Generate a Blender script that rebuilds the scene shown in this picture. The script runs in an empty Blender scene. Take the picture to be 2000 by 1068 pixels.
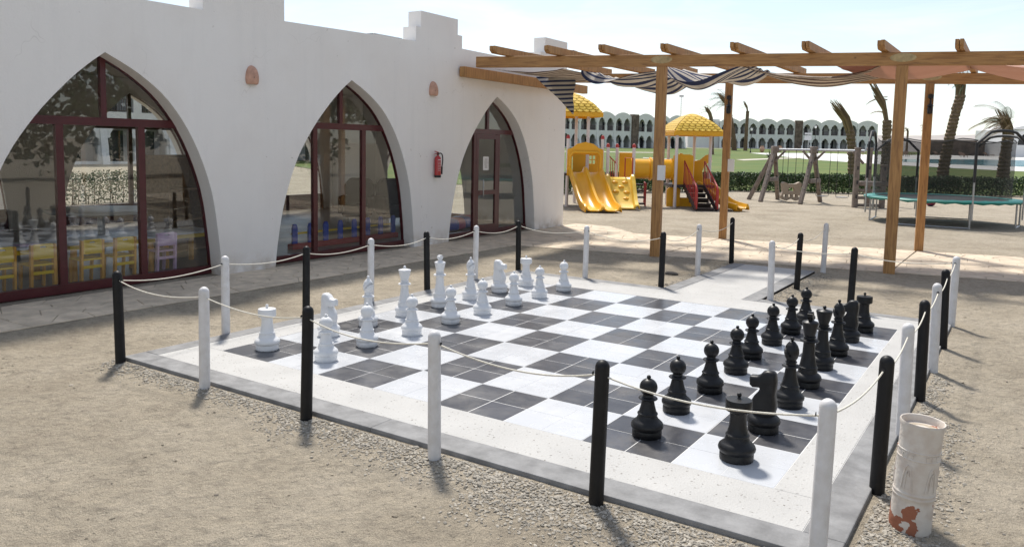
import bpy, bmesh, math, random
from math import sin, cos, pi, radians, hypot, atan2
from mathutils import Vector, Matrix, noise, geometry
random.seed(7)
SC = bpy.context.scene
COL = SC.collection

# ------------------------------------------------------------------ camera, sky, sun, exposure
cam_d = bpy.data.cameras.new('camera'); cam = bpy.data.objects.new('camera', cam_d); COL.objects.link(cam)
cam_d.sensor_width = 36; cam_d.lens = 27.643; cam_d.shift_y = -0.0497; cam_d.clip_start = 0.05; cam_d.clip_end = 9000
RT = Vector((0.834393, 0.550813, 0.019847)); UP = Vector((-0.069059, 0.068754, 0.995241)); FW = Vector((-0.546826, 0.831792, -0.095406))
cm = Matrix((RT, UP, -FW)).transposed().to_4x4(); cm.translation = (5.8654, -4.2988, 1.8421)
cam.matrix_world = cm
SC.camera = cam

SUN_EL = radians(58); SUN_AZ = atan2(-0.72, 0.69)          # azimuth clockwise from +Y
world = bpy.data.worlds.new('World'); SC.world = world; world.use_nodes = True
wn = world.node_tree.nodes; wl = world.node_tree.links
sky = wn.new('ShaderNodeTexSky'); sky.sky_type = 'NISHITA'; sky.sun_disc = False
sky.sun_elevation = SUN_EL; sky.sun_rotation = SUN_AZ; sky.altitude = 0; sky.air_density = 1.0; sky.dust_density = .35; sky.ozone_density = 1.5
wn['Background'].inputs['Strength'].default_value = 0.13
hz = wn.new('ShaderNodeHueSaturation'); hz.inputs['Saturation'].default_value = .68; hz.inputs['Value'].default_value = .735      # hazy, whitened desert sky
wl.new(sky.outputs[0], hz.inputs['Color'])
ct = wn.new('ShaderNodeTexCoord'); cp = wn.new('ShaderNodeMapping'); cp.inputs['Scale'].default_value = (2.2, 3.4, 11); cp.inputs['Rotation'].default_value = (0, .12, .5)
cn = wn.new('ShaderNodeTexNoise'); cn.inputs['Scale'].default_value = 1.7; cn.inputs['Detail'].default_value = 7; cn.inputs['Roughness'].default_value = .62; cn.inputs['Distortion'].default_value = .5
cr = wn.new('ShaderNodeMapRange'); cr.inputs['From Min'].default_value = .42; cr.inputs['From Max'].default_value = .72; cr.inputs['To Max'].default_value = .55
cx_ = wn.new('ShaderNodeMix'); cx_.data_type = 'RGBA'; cx_.inputs['B'].default_value = (5.4, 5.5, 5.6, 1)       # thin high cloud over the whole sky
wl.new(ct.outputs['Generated'], cp.inputs['Vector']); wl.new(cp.outputs[0], cn.inputs['Vector']); wl.new(cn.outputs['Fac'], cr.inputs['Value']); wl.new(cr.outputs[0], cx_.inputs['Factor'])
wl.new(hz.outputs[0], cx_.inputs['A']); wl.new(cx_.outputs['Result'], wn['Background'].inputs['Color'])
sun_d = bpy.data.lights.new('sun', 'SUN'); sun_d.energy = 3.0; sun_d.angle = radians(6); sun_d.color = (1.0, 0.95, 0.87)
sun = bpy.data.objects.new('sun', sun_d); COL.objects.link(sun)
sdir = Vector((sin(SUN_AZ) * cos(SUN_EL), cos(SUN_AZ) * cos(SUN_EL), sin(SUN_EL)))
sun.rotation_euler = sdir.to_track_quat('Z', 'Y').to_euler(); sun.location = sdir * 50
SC.view_settings.view_transform = 'Standard'; SC.view_settings.look = 'None'; SC.view_settings.gamma = 1
SC.view_settings.exposure = 0.74
SC.render.engine = 'CYCLES'
SC.cycles.max_bounces = 6; SC.cycles.diffuse_bounces = 3; SC.cycles.glossy_bounces = 3; SC.cycles.transmission_bounces = 3; SC.cycles.transparent_max_bounces = 20; SC.cycles.volume_bounces = 0
SC.cycles.caustics_reflective = False; SC.cycles.caustics_refractive = False

# ------------------------------------------------------------------ helpers
class MB:
    """collects geometry, then links it as one mesh object"""
    def __init__(s): s.v = []; s.f = []; s.uv = None
    def add(s, vs, fs):
        o = len(s.v); s.v += [tuple(v) for v in vs]; s.f += [tuple(i + o for i in f) for f in fs]; return s
    def box(s, c, d, rz=0, M=None):
        hx, hy, hz = d[0] / 2, d[1] / 2, d[2] / 2
        vs = [Vector((x, y, z)) for z in (-hz, hz) for x, y in ((-hx, -hy), (hx, -hy), (hx, hy), (-hx, hy))]
        m = M if M else Matrix.Rotation(rz, 3, 'Z')
        vs = [m @ v + Vector(c) for v in vs]
        return s.add(vs, [(3, 2, 1, 0), (4, 5, 6, 7), (0, 1, 5, 4), (1, 2, 6, 5), (2, 3, 7, 6), (3, 0, 4, 7)])
    def bar(s, a, b, w, h, up=Vector((0, 0, 1))):
        a = Vector(a); b = Vector(b); d = (b - a); L = d.length; d.normalize()
        if abs(d.dot(up)) > .99: up = Vector((0, 1, 0))
        x = d.cross(up).normalized(); z = x.cross(d)
        m = Matrix((x, d, z)).transposed()
        return s.box((a + b) / 2, (w, L, h), M=m)
    def tube(s, pts, r, n=8, cap=True):
        pts = [Vector(p) for p in pts]; rs = r if isinstance(r, (list, tuple)) else [r] * len(pts)
        o = len(s.v); pv = None
        for i, p in enumerate(pts):
            t = (pts[min(i + 1, len(pts) - 1)] - pts[max(i - 1, 0)]).normalized()
            if pv is None:
                pv = t.cross(Vector((0, 0, 1)) if abs(t.z) < .95 else Vector((1, 0, 0))).normalized()
            else:
                pv = (pv - t * pv.dot(t)).normalized()
            q = t.cross(pv)
            for k in range(n):
                a = 2 * pi * k / n; s.v.append(tuple(p + (pv * cos(a) + q * sin(a)) * rs[i]))
        for i in range(len(pts) - 1):
            for k in range(n):
                s.f.append((o + i * n + k, o + i * n + (k + 1) % n, o + (i + 1) * n + (k + 1) % n, o + (i + 1) * n + k))
        if cap:
            s.f.append(tuple(o + k for k in reversed(range(n)))); e = o + (len(pts) - 1) * n
            s.f.append(tuple(e + k for k in range(n)))
        return s
    def lathe(s, prof, n=32, c=(0, 0, 0), M=None):
        o = len(s.v); m = M if M else Matrix.Identity(3)
        for r, z in prof:
            for k in range(n):
                a = 2 * pi * k / n; s.v.append(tuple(m @ Vector((r * cos(a), r * sin(a), z)) + Vector(c)))
        for i in range(len(prof) - 1):
            for k in range(n):
                s.f.append((o + i * n + k, o + i * n + (k + 1) % n, o + (i + 1) * n + (k + 1) % n, o + (i + 1) * n + k))
        s.f.append(tuple(o + k for k in reversed(range(n)))); e = o + (len(prof) - 1) * n
        s.f.append(tuple(e + k for k in range(n)))
        return s
    def prism(s, poly, t, fn, holes=()):
        """poly (2d), extruded by t; fn(a, b, k) maps 2d + depth to 3d"""
        loops = [list(poly)] + [list(h) for h in holes]
        flat = [p for l in loops for p in l]
        tris = geometry.tessellate_polygon([[Vector((p[0], p[1], 0)) for p in l] for l in loops])
        o = len(s.v); n = len(flat)
        s.v += [tuple(fn(p[0], p[1], 0)) for p in flat] + [tuple(fn(p[0], p[1], t)) for p in flat]
        s.f += [(o + a, o + b, o + c) for a, b, c in tris] + [(o + n + c, o + n + b, o + n + a) for a, b, c in tris]
        k = 0
        for l in loops:
            m = len(l)
            for i in range(m):
                j = (i + 1) % m; s.f.append((o + k + i, o + k + j, o + n + k + j, o + n + k + i))
            k += m
        return s
    def grid(s, P, nu, nv):
        """P(i,j) -> point"""
        o = len(s.v)
        for i in range(nu + 1):
            for j in range(nv + 1): s.v.append(tuple(P(i / nu, j / nv)))
        for i in range(nu):
            for j in range(nv):
                a = o + i * (nv + 1) + j; s.f.append((a, a + nv + 1, a + nv + 2, a + 1))
        return s
    def build(s, name, m, parent=None, smooth=None, loc=None, bevel=0, fix=True):
        me = bpy.data.meshes.new(name); me.from_pydata(s.v, [], s.f)
        if fix:
            b = bmesh.new(); b.from_mesh(me); bmesh.ops.recalc_face_normals(b, faces=b.faces); b.to_mesh(me); b.free()
        if smooth is not None:
            me.shade_smooth(); me.set_sharp_from_angle(angle=radians(smooth))
        me.materials.append(m)
        return put(name, me, parent, loc, bevel)

def put(name, me, parent=None, loc=None, bevel=0):
    o = bpy.data.objects.new(name, me); COL.objects.link(o)
    if parent: o.parent = parent
    if loc is not None: o.location = loc
    if bevel:
        b = o.modifiers.new('bevel', 'BEVEL'); b.width = bevel; b.segments = 2; b.limit_method = 'ANGLE'; b.angle_limit = radians(40)
    return o
def tag(o, label=None, cat=None, group=None, kind=None):
    if label: o['label'] = label
    if cat: o['category'] = cat
    if group: o['group'] = group
    if kind: o['kind'] = kind
    return o
def thing(name, label, cat, loc=(0, 0, 0), rz=0, group=None):
    o = bpy.data.objects.new(name, None); COL.objects.link(o); o.location = loc; o.rotation_euler = (0, 0, rz); o.empty_display_size = .2
    return tag(o, label, cat, group)
def copy_tree(o, parent=None):
    c = o.copy(); COL.objects.link(c); c.parent = parent
    for ch in o.children: copy_tree(ch, c)
    return c
def clip(poly, a, b, c):
    """keep the part of a convex polygon where a*x + b*y <= c"""
    out = []
    for i in range(len(poly)):
        p, q = poly[i], poly[(i + 1) % len(poly)]; dp = a * p[0] + b * p[1] - c; dq = a * q[0] + b * q[1] - c
        if dp <= 0: out.append(p)
        if dp * dq < 0:
            t = dp / (dp - dq); out.append((p[0] + (q[0] - p[0]) * t, p[1] + (q[1] - p[1]) * t))
    return out
def catmull(pts, n=6):
    out = []
    for i in range(len(pts) - 1):
        p0 = pts[max(i - 1, 0)]; p1 = pts[i]; p2 = pts[i + 1]; p3 = pts[min(i + 2, len(pts) - 1)]
        for k in range(n):
            t = k / n
            out.append(tuple(.5 * (2 * b + (c - a) * t + (2 * a - 5 * b + 4 * c - d) * t * t + (3 * b - a - 3 * c + d) * t ** 3) for a, b, c, d in zip(p0, p1, p2, p3)))
    return out + [tuple(pts[-1])]
def UD(u, d, z=0): return Vector((5.8654 + u * .8356 - d * .5493, -4.2988 + u * .5493 + d * .8356, z))   # site axes of hotel and park
UDROT = atan2(.5493, .8356)
def depth_of(x, y): return (x - 5.8654) * -.5493 + (y + 4.2988) * .8356
def gz(x, y):
    d = depth_of(x, y); t = d - 38
    return -.04 + (0 if t <= 0 else .0177 * min(t, 150) * (1 if t > 6 else (t / 6)))

# ------------------------------------------------------------------ materials
def mat(name, col, rough=.6, var=0, scale=4, bump=0, bscale=30, spec=.5, col2=None, metal=0, island=0, objvar=0, detail=6, coat=0):
    m = bpy.data.materials.new(name); m.use_nodes = True; nt = m.node_tree; N = nt.nodes; L = nt.links; b = N['Principled BSDF']
    b.inputs['Base Color'].default_value = (*col, 1); b.inputs['Roughness'].default_value = rough; b.inputs['Specular IOR Level'].default_value = spec; b.inputs['Metallic'].default_value = metal
    if coat: b.inputs['Coat Weight'].default_value = coat; b.inputs['Coat Roughness'].default_value = .15
    tc = N.new('ShaderNodeTexCoord'); src = tc.outputs['Object'] if not objvar else N.new('ShaderNodeNewGeometry').outputs['Position']; last = None
    if var or col2:
        nz = N.new('ShaderNodeTexNoise'); nz.inputs['Scale'].default_value = scale; nz.inputs['Detail'].default_value = detail; nz.inputs['Roughness'].default_value = .6
        L.new(src, nz.inputs['Vector'])
        mx = N.new('ShaderNodeMix'); mx.data_type = 'RGBA'
        rm = N.new('ShaderNodeMapRange'); rm.inputs['From Min'].default_value = .32; rm.inputs['From Max'].default_value = .68
        L.new(nz.outputs['Fac'], rm.inputs['Value']); L.new(rm.outputs[0], mx.inputs['Factor'])
        c2 = col2 if col2 else tuple(c * (1 - var) for c in col)
        c1 = col if col2 else tuple(min(1, c * (1 + var * .5)) for c in col)
        mx.inputs['A'].default_value = (*c1, 1); mx.inputs['B'].default_value = (*c2, 1); last = mx.outputs['Result']
    if island or objvar:
        if island: g = N.new('ShaderNodeNewGeometry'); o = g.outputs['Random Per Island']; amt = island
        else: g = N.new('ShaderNodeObjectInfo'); o = g.outputs['Random']; amt = objvar
        rm = N.new('ShaderNodeMapRange'); rm.inputs['To Min'].default_value = 1 - amt; rm.inputs['To Max'].default_value = 1 + amt * .6; L.new(o, rm.inputs['Value'])
        hs = N.new('ShaderNodeHueSaturation'); L.new(rm.outputs[0], hs.inputs['Value'])
        if last: L.new(last, hs.inputs['Color'])
        else: hs.inputs['Color'].default_value = (*col, 1)
        last = hs.outputs[0]
    if last: L.new(last, b.inputs['Base Color'])
    if bump:
        n2 = N.new('ShaderNodeTexNoise'); n2.inputs['Scale'].default_value = bscale; n2.inputs['Detail'].default_value = 5; L.new(src, n2.inputs['Vector'])
        bp = N.new('ShaderNodeBump'); bp.inputs['Strength'].default_value = min(1, bump); bp.inputs['Distance'].default_value = .01 if bump <= 1 else .01 * bump
        L.new(n2.outputs['Fac'], bp.inputs['Height']); L.new(bp.outputs[0], b.inputs['Normal'])
    return m
def nodes(m): return m.node_tree.nodes, m.node_tree.links, m.node_tree.nodes['Principled BSDF']

M = {}
def sand_material():
    m = bpy.data.materials.new('sand'); m.use_nodes = True; N, L, b = nodes(m); b.inputs['Roughness'].default_value = .95; b.inputs['Specular IOR Level'].default_value = .15
    g = N.new('ShaderNodeNewGeometry'); P = g.outputs['Position']
    def nz(s, d=6, r=.6):
        n = N.new('ShaderNodeTexNoise'); n.inputs['Scale'].default_value = s; n.inputs['Detail'].default_value = d; n.inputs['Roughness'].default_value = r; L.new(P, n.inputs['Vector']); return n.outputs['Fac']
    def ramp(f, stops):
        r = N.new('ShaderNodeValToRGB'); e = r.color_ramp.elements
        while len(e) < len(stops): e.new(.5)
        for x, (p, c) in zip(e, stops): x.position = p; x.color = (*c, 1)
        L.new(f, r.inputs[0]); return r.outputs[0]
    base = ramp(nz(.9, 8), [(.3, (.375, .322, .248)), (.5, (.46, .40, .312)), (.7, (.525, .46, .366))])
    fine = ramp(nz(170, 3), [(.28, (.50, .49, .47)), (.5, (1, 1, 1)), (.72, (1.3, 1.28, 1.25))])
    mid = ramp(nz(14, 6, .7), [(.28, (.70, .70, .71)), (.52, (1, 1, 1)), (.75, (1.12, 1.11, 1.09))])
    def mul(a, c):
        x = N.new('ShaderNodeMix'); x.data_type = 'RGBA'; x.blend_type = 'MULTIPLY'; x.inputs['Factor'].default_value = 1; L.new(a, x.inputs['A']); L.new(c, x.inputs['B']); return x.outputs['Result']
    L.new(mul(mul(base, fine), mid), b.inputs['Base Color'])
    ad = N.new('ShaderNodeMath'); ad.operation = 'MULTIPLY_ADD'; ad.inputs[1].default_value = .25; L.new(nz(120, 4), ad.inputs[0]); L.new(nz(11, 8, .65), ad.inputs[2])
    bp = N.new('ShaderNodeBump'); bp.inputs['Strength'].default_value = 1.0; bp.inputs['Distance'].default_value = .075; L.new(ad.outputs[0], bp.inputs['Height']); L.new(bp.outputs[0], b.inputs['Normal'])
    return m
M['sand'] = sand_material()
M['mortar'] = mat('mortar', (.42, .36, .28), .95, var=.2, scale=9)
M['paving'] = mat('stamped_paving', (.66, .555, .425), .85, var=.25, scale=5, bump=.5, bscale=40, objvar=.10)
M['paving_joined'] = mat('stamped_paving_far', (.66, .555, .425), .85, var=.25, scale=5, bump=.5, bscale=40, island=.10)
M['white_tile'] = mat('white_glazed_tile', (.565, .578, .60), .22, var=.04, scale=3, objvar=.02, detail=3)
M['dark_tile'] = mat('charcoal_glazed_tile', (.050, .052, .062), .28, col2=(.082, .083, .092), scale=5, bump=.12, bscale=14, objvar=.22)
def dusty(m, amt):
    N, L, b = nodes(m); src = b.inputs['Base Color'].links[0].from_socket; P = N.new('ShaderNodeNewGeometry').outputs['Position']
    n = N.new('ShaderNodeTexNoise'); n.inputs['Scale'].default_value = 2.1; n.inputs['Detail'].default_value = 9; n.inputs['Roughness'].default_value = .68; L.new(P, n.inputs['Vector'])
    q = N.new('ShaderNodeMapRange'); q.inputs['From Min'].default_value = .46; q.inputs['From Max'].default_value = .78; q.inputs['To Max'].default_value = amt; L.new(n.outputs['Fac'], q.inputs['Value'])
    x = N.new('ShaderNodeMix'); x.data_type = 'RGBA'; x.inputs['B'].default_value = (.40, .345, .27, 1); L.new(src, x.inputs['A']); L.new(q.outputs[0], x.inputs['Factor']); L.new(x.outputs['Result'], b.inputs['Base Color'])
    k = N.new('ShaderNodeMapRange'); k.inputs['From Max'].default_value = amt; k.inputs['To Min'].default_value = b.inputs['Roughness'].default_value; k.inputs['To Max'].default_value = .6; L.new(q.outputs[0], k.inputs['Value']); L.new(k.outputs[0], b.inputs['Roughness'])
dusty(M['white_tile'], .14); dusty(M['dark_tile'], .15)
M['grout'] = mat('white_grout', (.72, .71, .69), .9)
M['kerb'] = mat('grey_kerb', (.24, .238, .238), .75, var=.35, scale=6, bump=.3, bscale=60)
M['plaster'] = mat('white_plaster', (.84, .81, .785), .92, bump=.5, bscale=38, spec=.2)
def plaster_wear(m):
    N, L, b = nodes(m); g = N.new('ShaderNodeNewGeometry'); P = g.outputs['Position']
    def nz(s, d=6, sc=(1, 1, 1), dist=0):
        mp = N.new('ShaderNodeMapping'); mp.inputs['Scale'].default_value = sc; L.new(P, mp.inputs['Vector']); n = N.new('ShaderNodeTexNoise'); n.inputs['Scale'].default_value = s; n.inputs['Detail'].default_value = d; n.inputs['Distortion'].default_value = dist; L.new(mp.outputs[0], n.inputs['Vector']); return n.outputs['Fac']
    def rng(f, a, c, x, y):
        q = N.new('ShaderNodeMapRange'); q.inputs['From Min'].default_value = a; q.inputs['From Max'].default_value = c; q.inputs['To Min'].default_value = x; q.inputs['To Max'].default_value = y; L.new(f, q.inputs['Value']); return q.outputs[0]
    def mix(a, col, f):
        x = N.new('ShaderNodeMix'); x.data_type = 'RGBA'; L.new(f, x.inputs['Factor']); x.inputs['B'].default_value = (*col, 1)
        if isinstance(a, tuple): x.inputs['A'].default_value = (*a, 1)
        else: L.new(a, x.inputs['A'])
        return x.outputs['Result']
    def mul(a, c): x = N.new('ShaderNodeMath'); x.operation = 'MULTIPLY'; L.new(a, x.inputs[0]); L.new(c, x.inputs[1]); return x.outputs[0]
    c = mix((.85, .825, .80), (.78, .735, .69), rng(nz(.7, 8), .45, .75, 0, .75))
    c = mix(c, (.77, .75, .73), rng(nz(6, 5, (1, 1, .10)), .52, .75, 0, .4))                 # vertical brush streaks
    c = mix(c, (.45, .41, .36), rng(nz(11, 3, (1, 1, 1), .4), .735, .76, 0, .55))              # chips and spots
    sp_ = N.new('ShaderNodeSeparateXYZ'); L.new(P, sp_.inputs[0])
    c = mix(c, (.50, .42, .33), mul(rng(sp_.outputs['Z'], .02, .30, .85, 0), rng(nz(4, 6), .40, .65, 0, 1)))   # dusty splash band
    v = N.new('ShaderNodeTexVoronoi'); v.feature = 'DISTANCE_TO_EDGE'; v.inputs['Scale'].default_value = .55; nzv = N.new('ShaderNodeTexNoise'); nzv.inputs['Scale'].default_value = 3; L.new(P, nzv.inputs['Vector'])
    ad = N.new('ShaderNodeVectorMath'); ad.operation = 'ADD'; L.new(P, ad.inputs[0]); L.new(nzv.outputs['Color'], ad.inputs[1]); L.new(ad.outputs[0], v.inputs['Vector'])
    c = mix(c, (.50, .47, .44), mul(rng(v.outputs['Distance'], .0, .005, .32, 0), rng(nz(.9, 3), .55, .6, 0, 1)))   # hairline cracks
    L.new(c, b.inputs['Base Color'])
plaster_wear(M['plaster'])
M['room'] = mat('room_paint', (.50, .47, .43), .9, var=.05, scale=2)
M['room_floor'] = mat('room_floor', (.24, .21, .18), .35, var=.2, scale=3)
M['maroon'] = mat('maroon_frame', (.08, .009, .013), .38, var=.2, scale=8, coat=.2)
M['wood'] = mat('stained_pine', (.40, .19, .065), .6, bump=.3, bscale=60)
M['wood_end'] = mat('weathered_pine', (.30, .20, .12), .75, var=.3, scale=20)
M['filler'] = mat('pale_filler', (.50, .38, .20), .8, var=.3, scale=14)
M['rope'] = mat('cream_rope', (.74, .70, .60), .8, bump=.6, bscale=160)
M['post_white'] = mat('white_post_paint', (.72, .71, .715), .45, col2=(.62, .60, .585), scale=16, bump=.15, bscale=30, objvar=.04)
M['post_black'] = mat('black_post_paint', (.009, .009, .010), .5, var=.5, scale=9, spec=.3)
M['piece_white'] = mat('white_moulded_plastic', (.74, .745, .755), .38, var=.03, scale=12)
M['piece_black'] = mat('black_moulded_plastic', (.010, .010, .011), .42, var=.5, scale=10, bump=.08, bscale=40, spec=.35)
M['terracotta'] = mat('terracotta', (.58, .34, .25), .85, var=.25, scale=12)
M['red_metal'] = mat('red_enamel', (.42, .012, .016), .3, coat=.5)
M['dark_rubber'] = mat('dark_rubber', (.02, .02, .022), .6)
M['steel'] = mat('galvanised_steel', (.45, .46, .47), .42, metal=.7, var=.2, scale=20)
M['paper'] = mat('white_paper', (.75, .75, .75), .8)
M['yellow'] = mat('yellow_plastic', (.80, .40, .012), .36, var=.06, scale=3)
M['yellow_pale'] = mat('faded_yellow_plastic', (.80, .52, .06), .42, var=.05, scale=3)
M['toy_red'] = mat('red_painted_steel', (.42, .035, .03), .45)
M['post_paint'] = mat('pinkish_white_post', (.70, .64, .63), .5)
M['tread'] = mat('dark_brown_deck', (.045, .03, .028), .6)
M['log'] = mat('brown_moulded_timber', (.23, .185, .155), .75, var=.35, scale=9, bump=.3, bscale=30)
M['teal'] = mat('teal_pad', (.02, .22, .19), .5, var=.2, scale=4)
M['leaf'] = mat('hedge_leaf', (.044, .09, .02), .5, island=.6)
M['leaf_pale'] = mat('hedge_dry_leaf', (.42, .36, .24), .8, island=.3)
M['lawn'] = mat('lawn', (.058, .118, .008), .9, col2=(.125, .145, .02), scale=.22, bump=1, bscale=6, detail=8)
M['bark'] = mat('palm_bark', (.20, .135, .085), .9, var=.5, scale=9, bump=1, bscale=14)
M['frond'] = mat('palm_frond', (.085, .11, .04), .6, island=.4)
M['frond_dry'] = mat('dry_palm_frond', (.26, .18, .10), .85, island=.4)
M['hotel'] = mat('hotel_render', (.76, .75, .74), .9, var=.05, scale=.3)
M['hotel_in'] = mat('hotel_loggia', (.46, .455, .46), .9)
M['hotel_dark'] = mat('hotel_glass', (.03, .032, .04), .2)
M['rail'] = mat('dark_railing', (.09, .055, .05), .6)
M['stone_strip'] = mat('rubble_stone', (.17, .125, .10), .9, var=.6, scale=1.8, bump=1, bscale=4)
M['pool_deck'] = mat('pale_pool_deck', (.72, .70, .66), .8)
M['water'] = mat('pool_water', (.05, .42, .52), .08, bump=.2, bscale=3)
M['path'] = mat('pale_path', (.55, .50, .42), .9)
M['hill'] = mat('bare_hill', (.42, .385, .36), 1, var=.2, scale=.004)
M['brownwall'] = mat('brown_stone_wall', (.16, .12, .095), .9, var=.4, scale=1)
M['lounger'] = mat('brown_lounger', (.20, .12, .08), .7)
M['iron'] = mat('black_iron', (.015, .015, .016), .5)
M['lampglass'] = mat('white_lamp_glass', (.8, .8, .78), .3)
M['mast'] = mat('pale_mast', (.50, .50, .52), .6)
M['ply_yellow'] = mat('yellow_lacquer', (.80, .55, .04), .35)
M['ply_orange'] = mat('orange_beech', (.75, .38, .07), .4)
M['lilac'] = mat('lilac_lacquer', (.70, .48, .70), .4)
M['pink'] = mat('magenta_lacquer', (.45, .05, .18), .5)
M['blue'] = mat('blue_lacquer', (.03, .09, .50), .45)
M['black_fabric'] = mat('black_fabric', (.02, .02, .022), .9)
M['white_top'] = mat('white_table_top', (.6, .62, .66), .35)
M['navy_sign'] = mat('navy_sign', (.04, .05, .25), .5)
M['deadwood'] = mat('dark_stone', (.09, .08, .07), .9, var=.4, scale=20)

def pebble_wash():
    m = mat('white_pebble_wash', (.78, .765, .74), .8); N, L, b = nodes(m)
    tc = N.new('ShaderNodeTexCoord'); v = N.new('ShaderNodeTexVoronoi'); v.inputs['Scale'].default_value = 95; L.new(tc.outputs['Object'], v.inputs['Vector'])
    r = N.new('ShaderNodeValToRGB'); e = r.color_ramp.elements; e[0].position = 0; e[0].color = (.54, .53, .51, 1); e[1].position = 1; e[1].color = (.43, .415, .39, 1)
    x = e.new(.86); x.color = (.525, .515, .495, 1); x = e.new(.93); x.color = (.22, .20, .18, 1)
    L.new(v.outputs['Color'], r.inputs[0])
    n = N.new('ShaderNodeTexNoise'); n.inputs['Scale'].default_value = 2.5; L.new(tc.outputs['Object'], n.inputs['Vector'])
    mx = N.new('ShaderNodeMix'); mx.data_type = 'RGBA'; mx.blend_type = 'MULTIPLY'; mx.inputs['Factor'].default_value = .25; L.new(r.outputs[0], mx.inputs['A']); L.new(n.outputs['Fac'], mx.inputs['B'])
    L.new(mx.outputs['Result'], b.inputs['Base Color'])
    bp = N.new('ShaderNodeBump'); bp.inputs['Strength'].default_value = .6; bp.inputs['Distance'].default_value = .004; L.new(v.outputs['Distance'], bp.inputs['Height']); L.new(bp.outputs[0], b.inputs['Normal'])
    return m
M['pebble'] = pebble_wash()
def wood_grain(m):
    N, L, b = nodes(m); tc = N.new('ShaderNodeTexCoord'); mp = N.new('ShaderNodeMapping'); mp.inputs['Scale'].default_value = (14, 14, 1.2)
    L.new(tc.outputs['Object'], mp.inputs['Vector'])
    n = N.new('ShaderNodeTexNoise'); n.inputs['Scale'].default_value = 2.2; n.inputs['Detail'].default_value = 6; n.inputs['Distortion'].default_value = .8; L.new(mp.outputs[0], n.inputs['Vector'])
    r = N.new('ShaderNodeValToRGB'); e = r.color_ramp.elements; e[0].position = .3; e[0].color = (.25, .12, .042, 1); e[1].position = .75; e[1].color = (.50, .275, .10, 1)
    x = e.new(.5); x.color = (.40, .205, .07, 1)
    L.new(n.outputs['Fac'], r.inputs[0])
    k = N.new('ShaderNodeTexVoronoi'); k.inputs['Scale'].default_value = 2.6; L.new(tc.outputs['Object'], k.inputs['Vector'])
    rk = N.new('ShaderNodeMapRange'); rk.inputs['From Min'].default_value = .03; rk.inputs['From Max'].default_value = .07; rk.inputs['To Min'].default_value = .35; L.new(k.outputs['Distance'], rk.inputs['Value'])
    hs = N.new('ShaderNodeHueSaturation'); L.new(rk.outputs[0], hs.inputs['Value']); L.new(r.outputs[0], hs.inputs['Color']); L.new(hs.outputs[0], b.inputs['Base Color'])
wood_grain(M['wood'])
M['wood_x'] = M['wood'].copy(); M['wood_x'].name = 'stained_pine_beam'
for n in M['wood_x'].node_tree.nodes:
    if n.type == 'MAPPING': n.inputs['Scale'].default_value = (1.2, 14, 14)
def glass_material():
    m = bpy.data.materials.new('window_glass'); m.use_nodes = True; nt = m.node_tree; N = nt.nodes; L = nt.links; N.remove(N['Principled BSDF'])
    lw_ = N.new('ShaderNodeLayerWeight'); pw_ = N.new('ShaderNodeMath'); pw_.operation = 'POWER'; pw_.inputs[1].default_value = 4.5; L.new(lw_.outputs['Facing'], pw_.inputs[0]); lw_.inputs['Blend'].default_value = .5
    fr = N.new('ShaderNodeMath'); fr.operation = 'MULTIPLY_ADD'; fr.inputs[1].default_value = .9; fr.inputs[2].default_value = .055; L.new(pw_.outputs[0], fr.inputs[0])
    tr = N.new('ShaderNodeBsdfTransparent'); tr.inputs['Color'].default_value = (.95, .96, .955, 1)
    gl = N.new('ShaderNodeBsdfGlossy'); gl.inputs['Roughness'].default_value = .01; gl.inputs['Color'].default_value = (.95, .96, .97, 1)
    mx = N.new('ShaderNodeMixShader'); L.new(fr.outputs[0], mx.inputs[0]); L.new(tr.outputs[0], mx.inputs[1]); L.new(gl.outputs[0], mx.inputs[2])
    L.new(mx.outputs[0], N['Material Output'].inputs['Surface']); return m
M['glass'] = glass_material()
def net_material():
    m = bpy.data.materials.new('safety_net'); m.use_nodes = True; nt = m.node_tree; N = nt.nodes; L = nt.links; b = N['Principled BSDF']
    b.inputs['Base Color'].default_value = (.02, .02, .02, 1); b.inputs['Roughness'].default_value = .9
    tr = N.new('ShaderNodeBsdfTransparent'); mx = N.new('ShaderNodeMixShader'); mx.inputs[0].default_value = .46
    L.new(tr.outputs[0], mx.inputs[1]); L.new(b.outputs[0], mx.inputs[2]); L.new(mx.outputs[0], N['Material Output'].inputs['Surface']); return m
M['net'] = net_material()
def stripe_material(name, cols, freq):
    m = bpy.data.materials.new(name); m.use_nodes = True; N, L, b = nodes(m); b.inputs['Roughness'].default_value = .95; b.inputs['Specular IOR Level'].default_value = .1
    uv = N.new('ShaderNodeUVMap'); sp = N.new('ShaderNodeSeparateXYZ'); L.new(uv.outputs[0], sp.inputs[0])
    mu = N.new('ShaderNodeMath'); mu.operation = 'MULTIPLY'; mu.inputs[1].default_value = freq; L.new(sp.outputs['Y'], mu.inputs[0])
    fr = N.new('ShaderNodeMath'); fr.operation = 'FRACT'; L.new(mu.outputs[0], fr.inputs[0])
    r = N.new('ShaderNodeValToRGB'); r.color_ramp.interpolation = 'CONSTANT'; e = r.color_ramp.elements; e[0].position = 0; e[0].color = (*cols[0], 1); e[1].position = .45; e[1].color = (*cols[1], 1)
    L.new(fr.outputs[0], r.inputs[0]); L.new(r.outputs[0], b.inputs['Base Color'])
    tl = N.new('ShaderNodeBsdfTranslucent'); L.new(r.outputs[0], tl.inputs['Color']); mx = N.new('ShaderNodeMixShader'); mx.inputs[0].default_value = .35
    L.new(b.outputs[0], mx.inputs[1]); L.new(tl.outputs[0], mx.inputs[2]); L.new(mx.outputs[0], N['Material Output'].inputs['Surface']); return m
M['stripes'] = stripe_material('navy_striped_canvas', ((.075, .09, .165), (.66, .62, .56)), 9)
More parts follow.
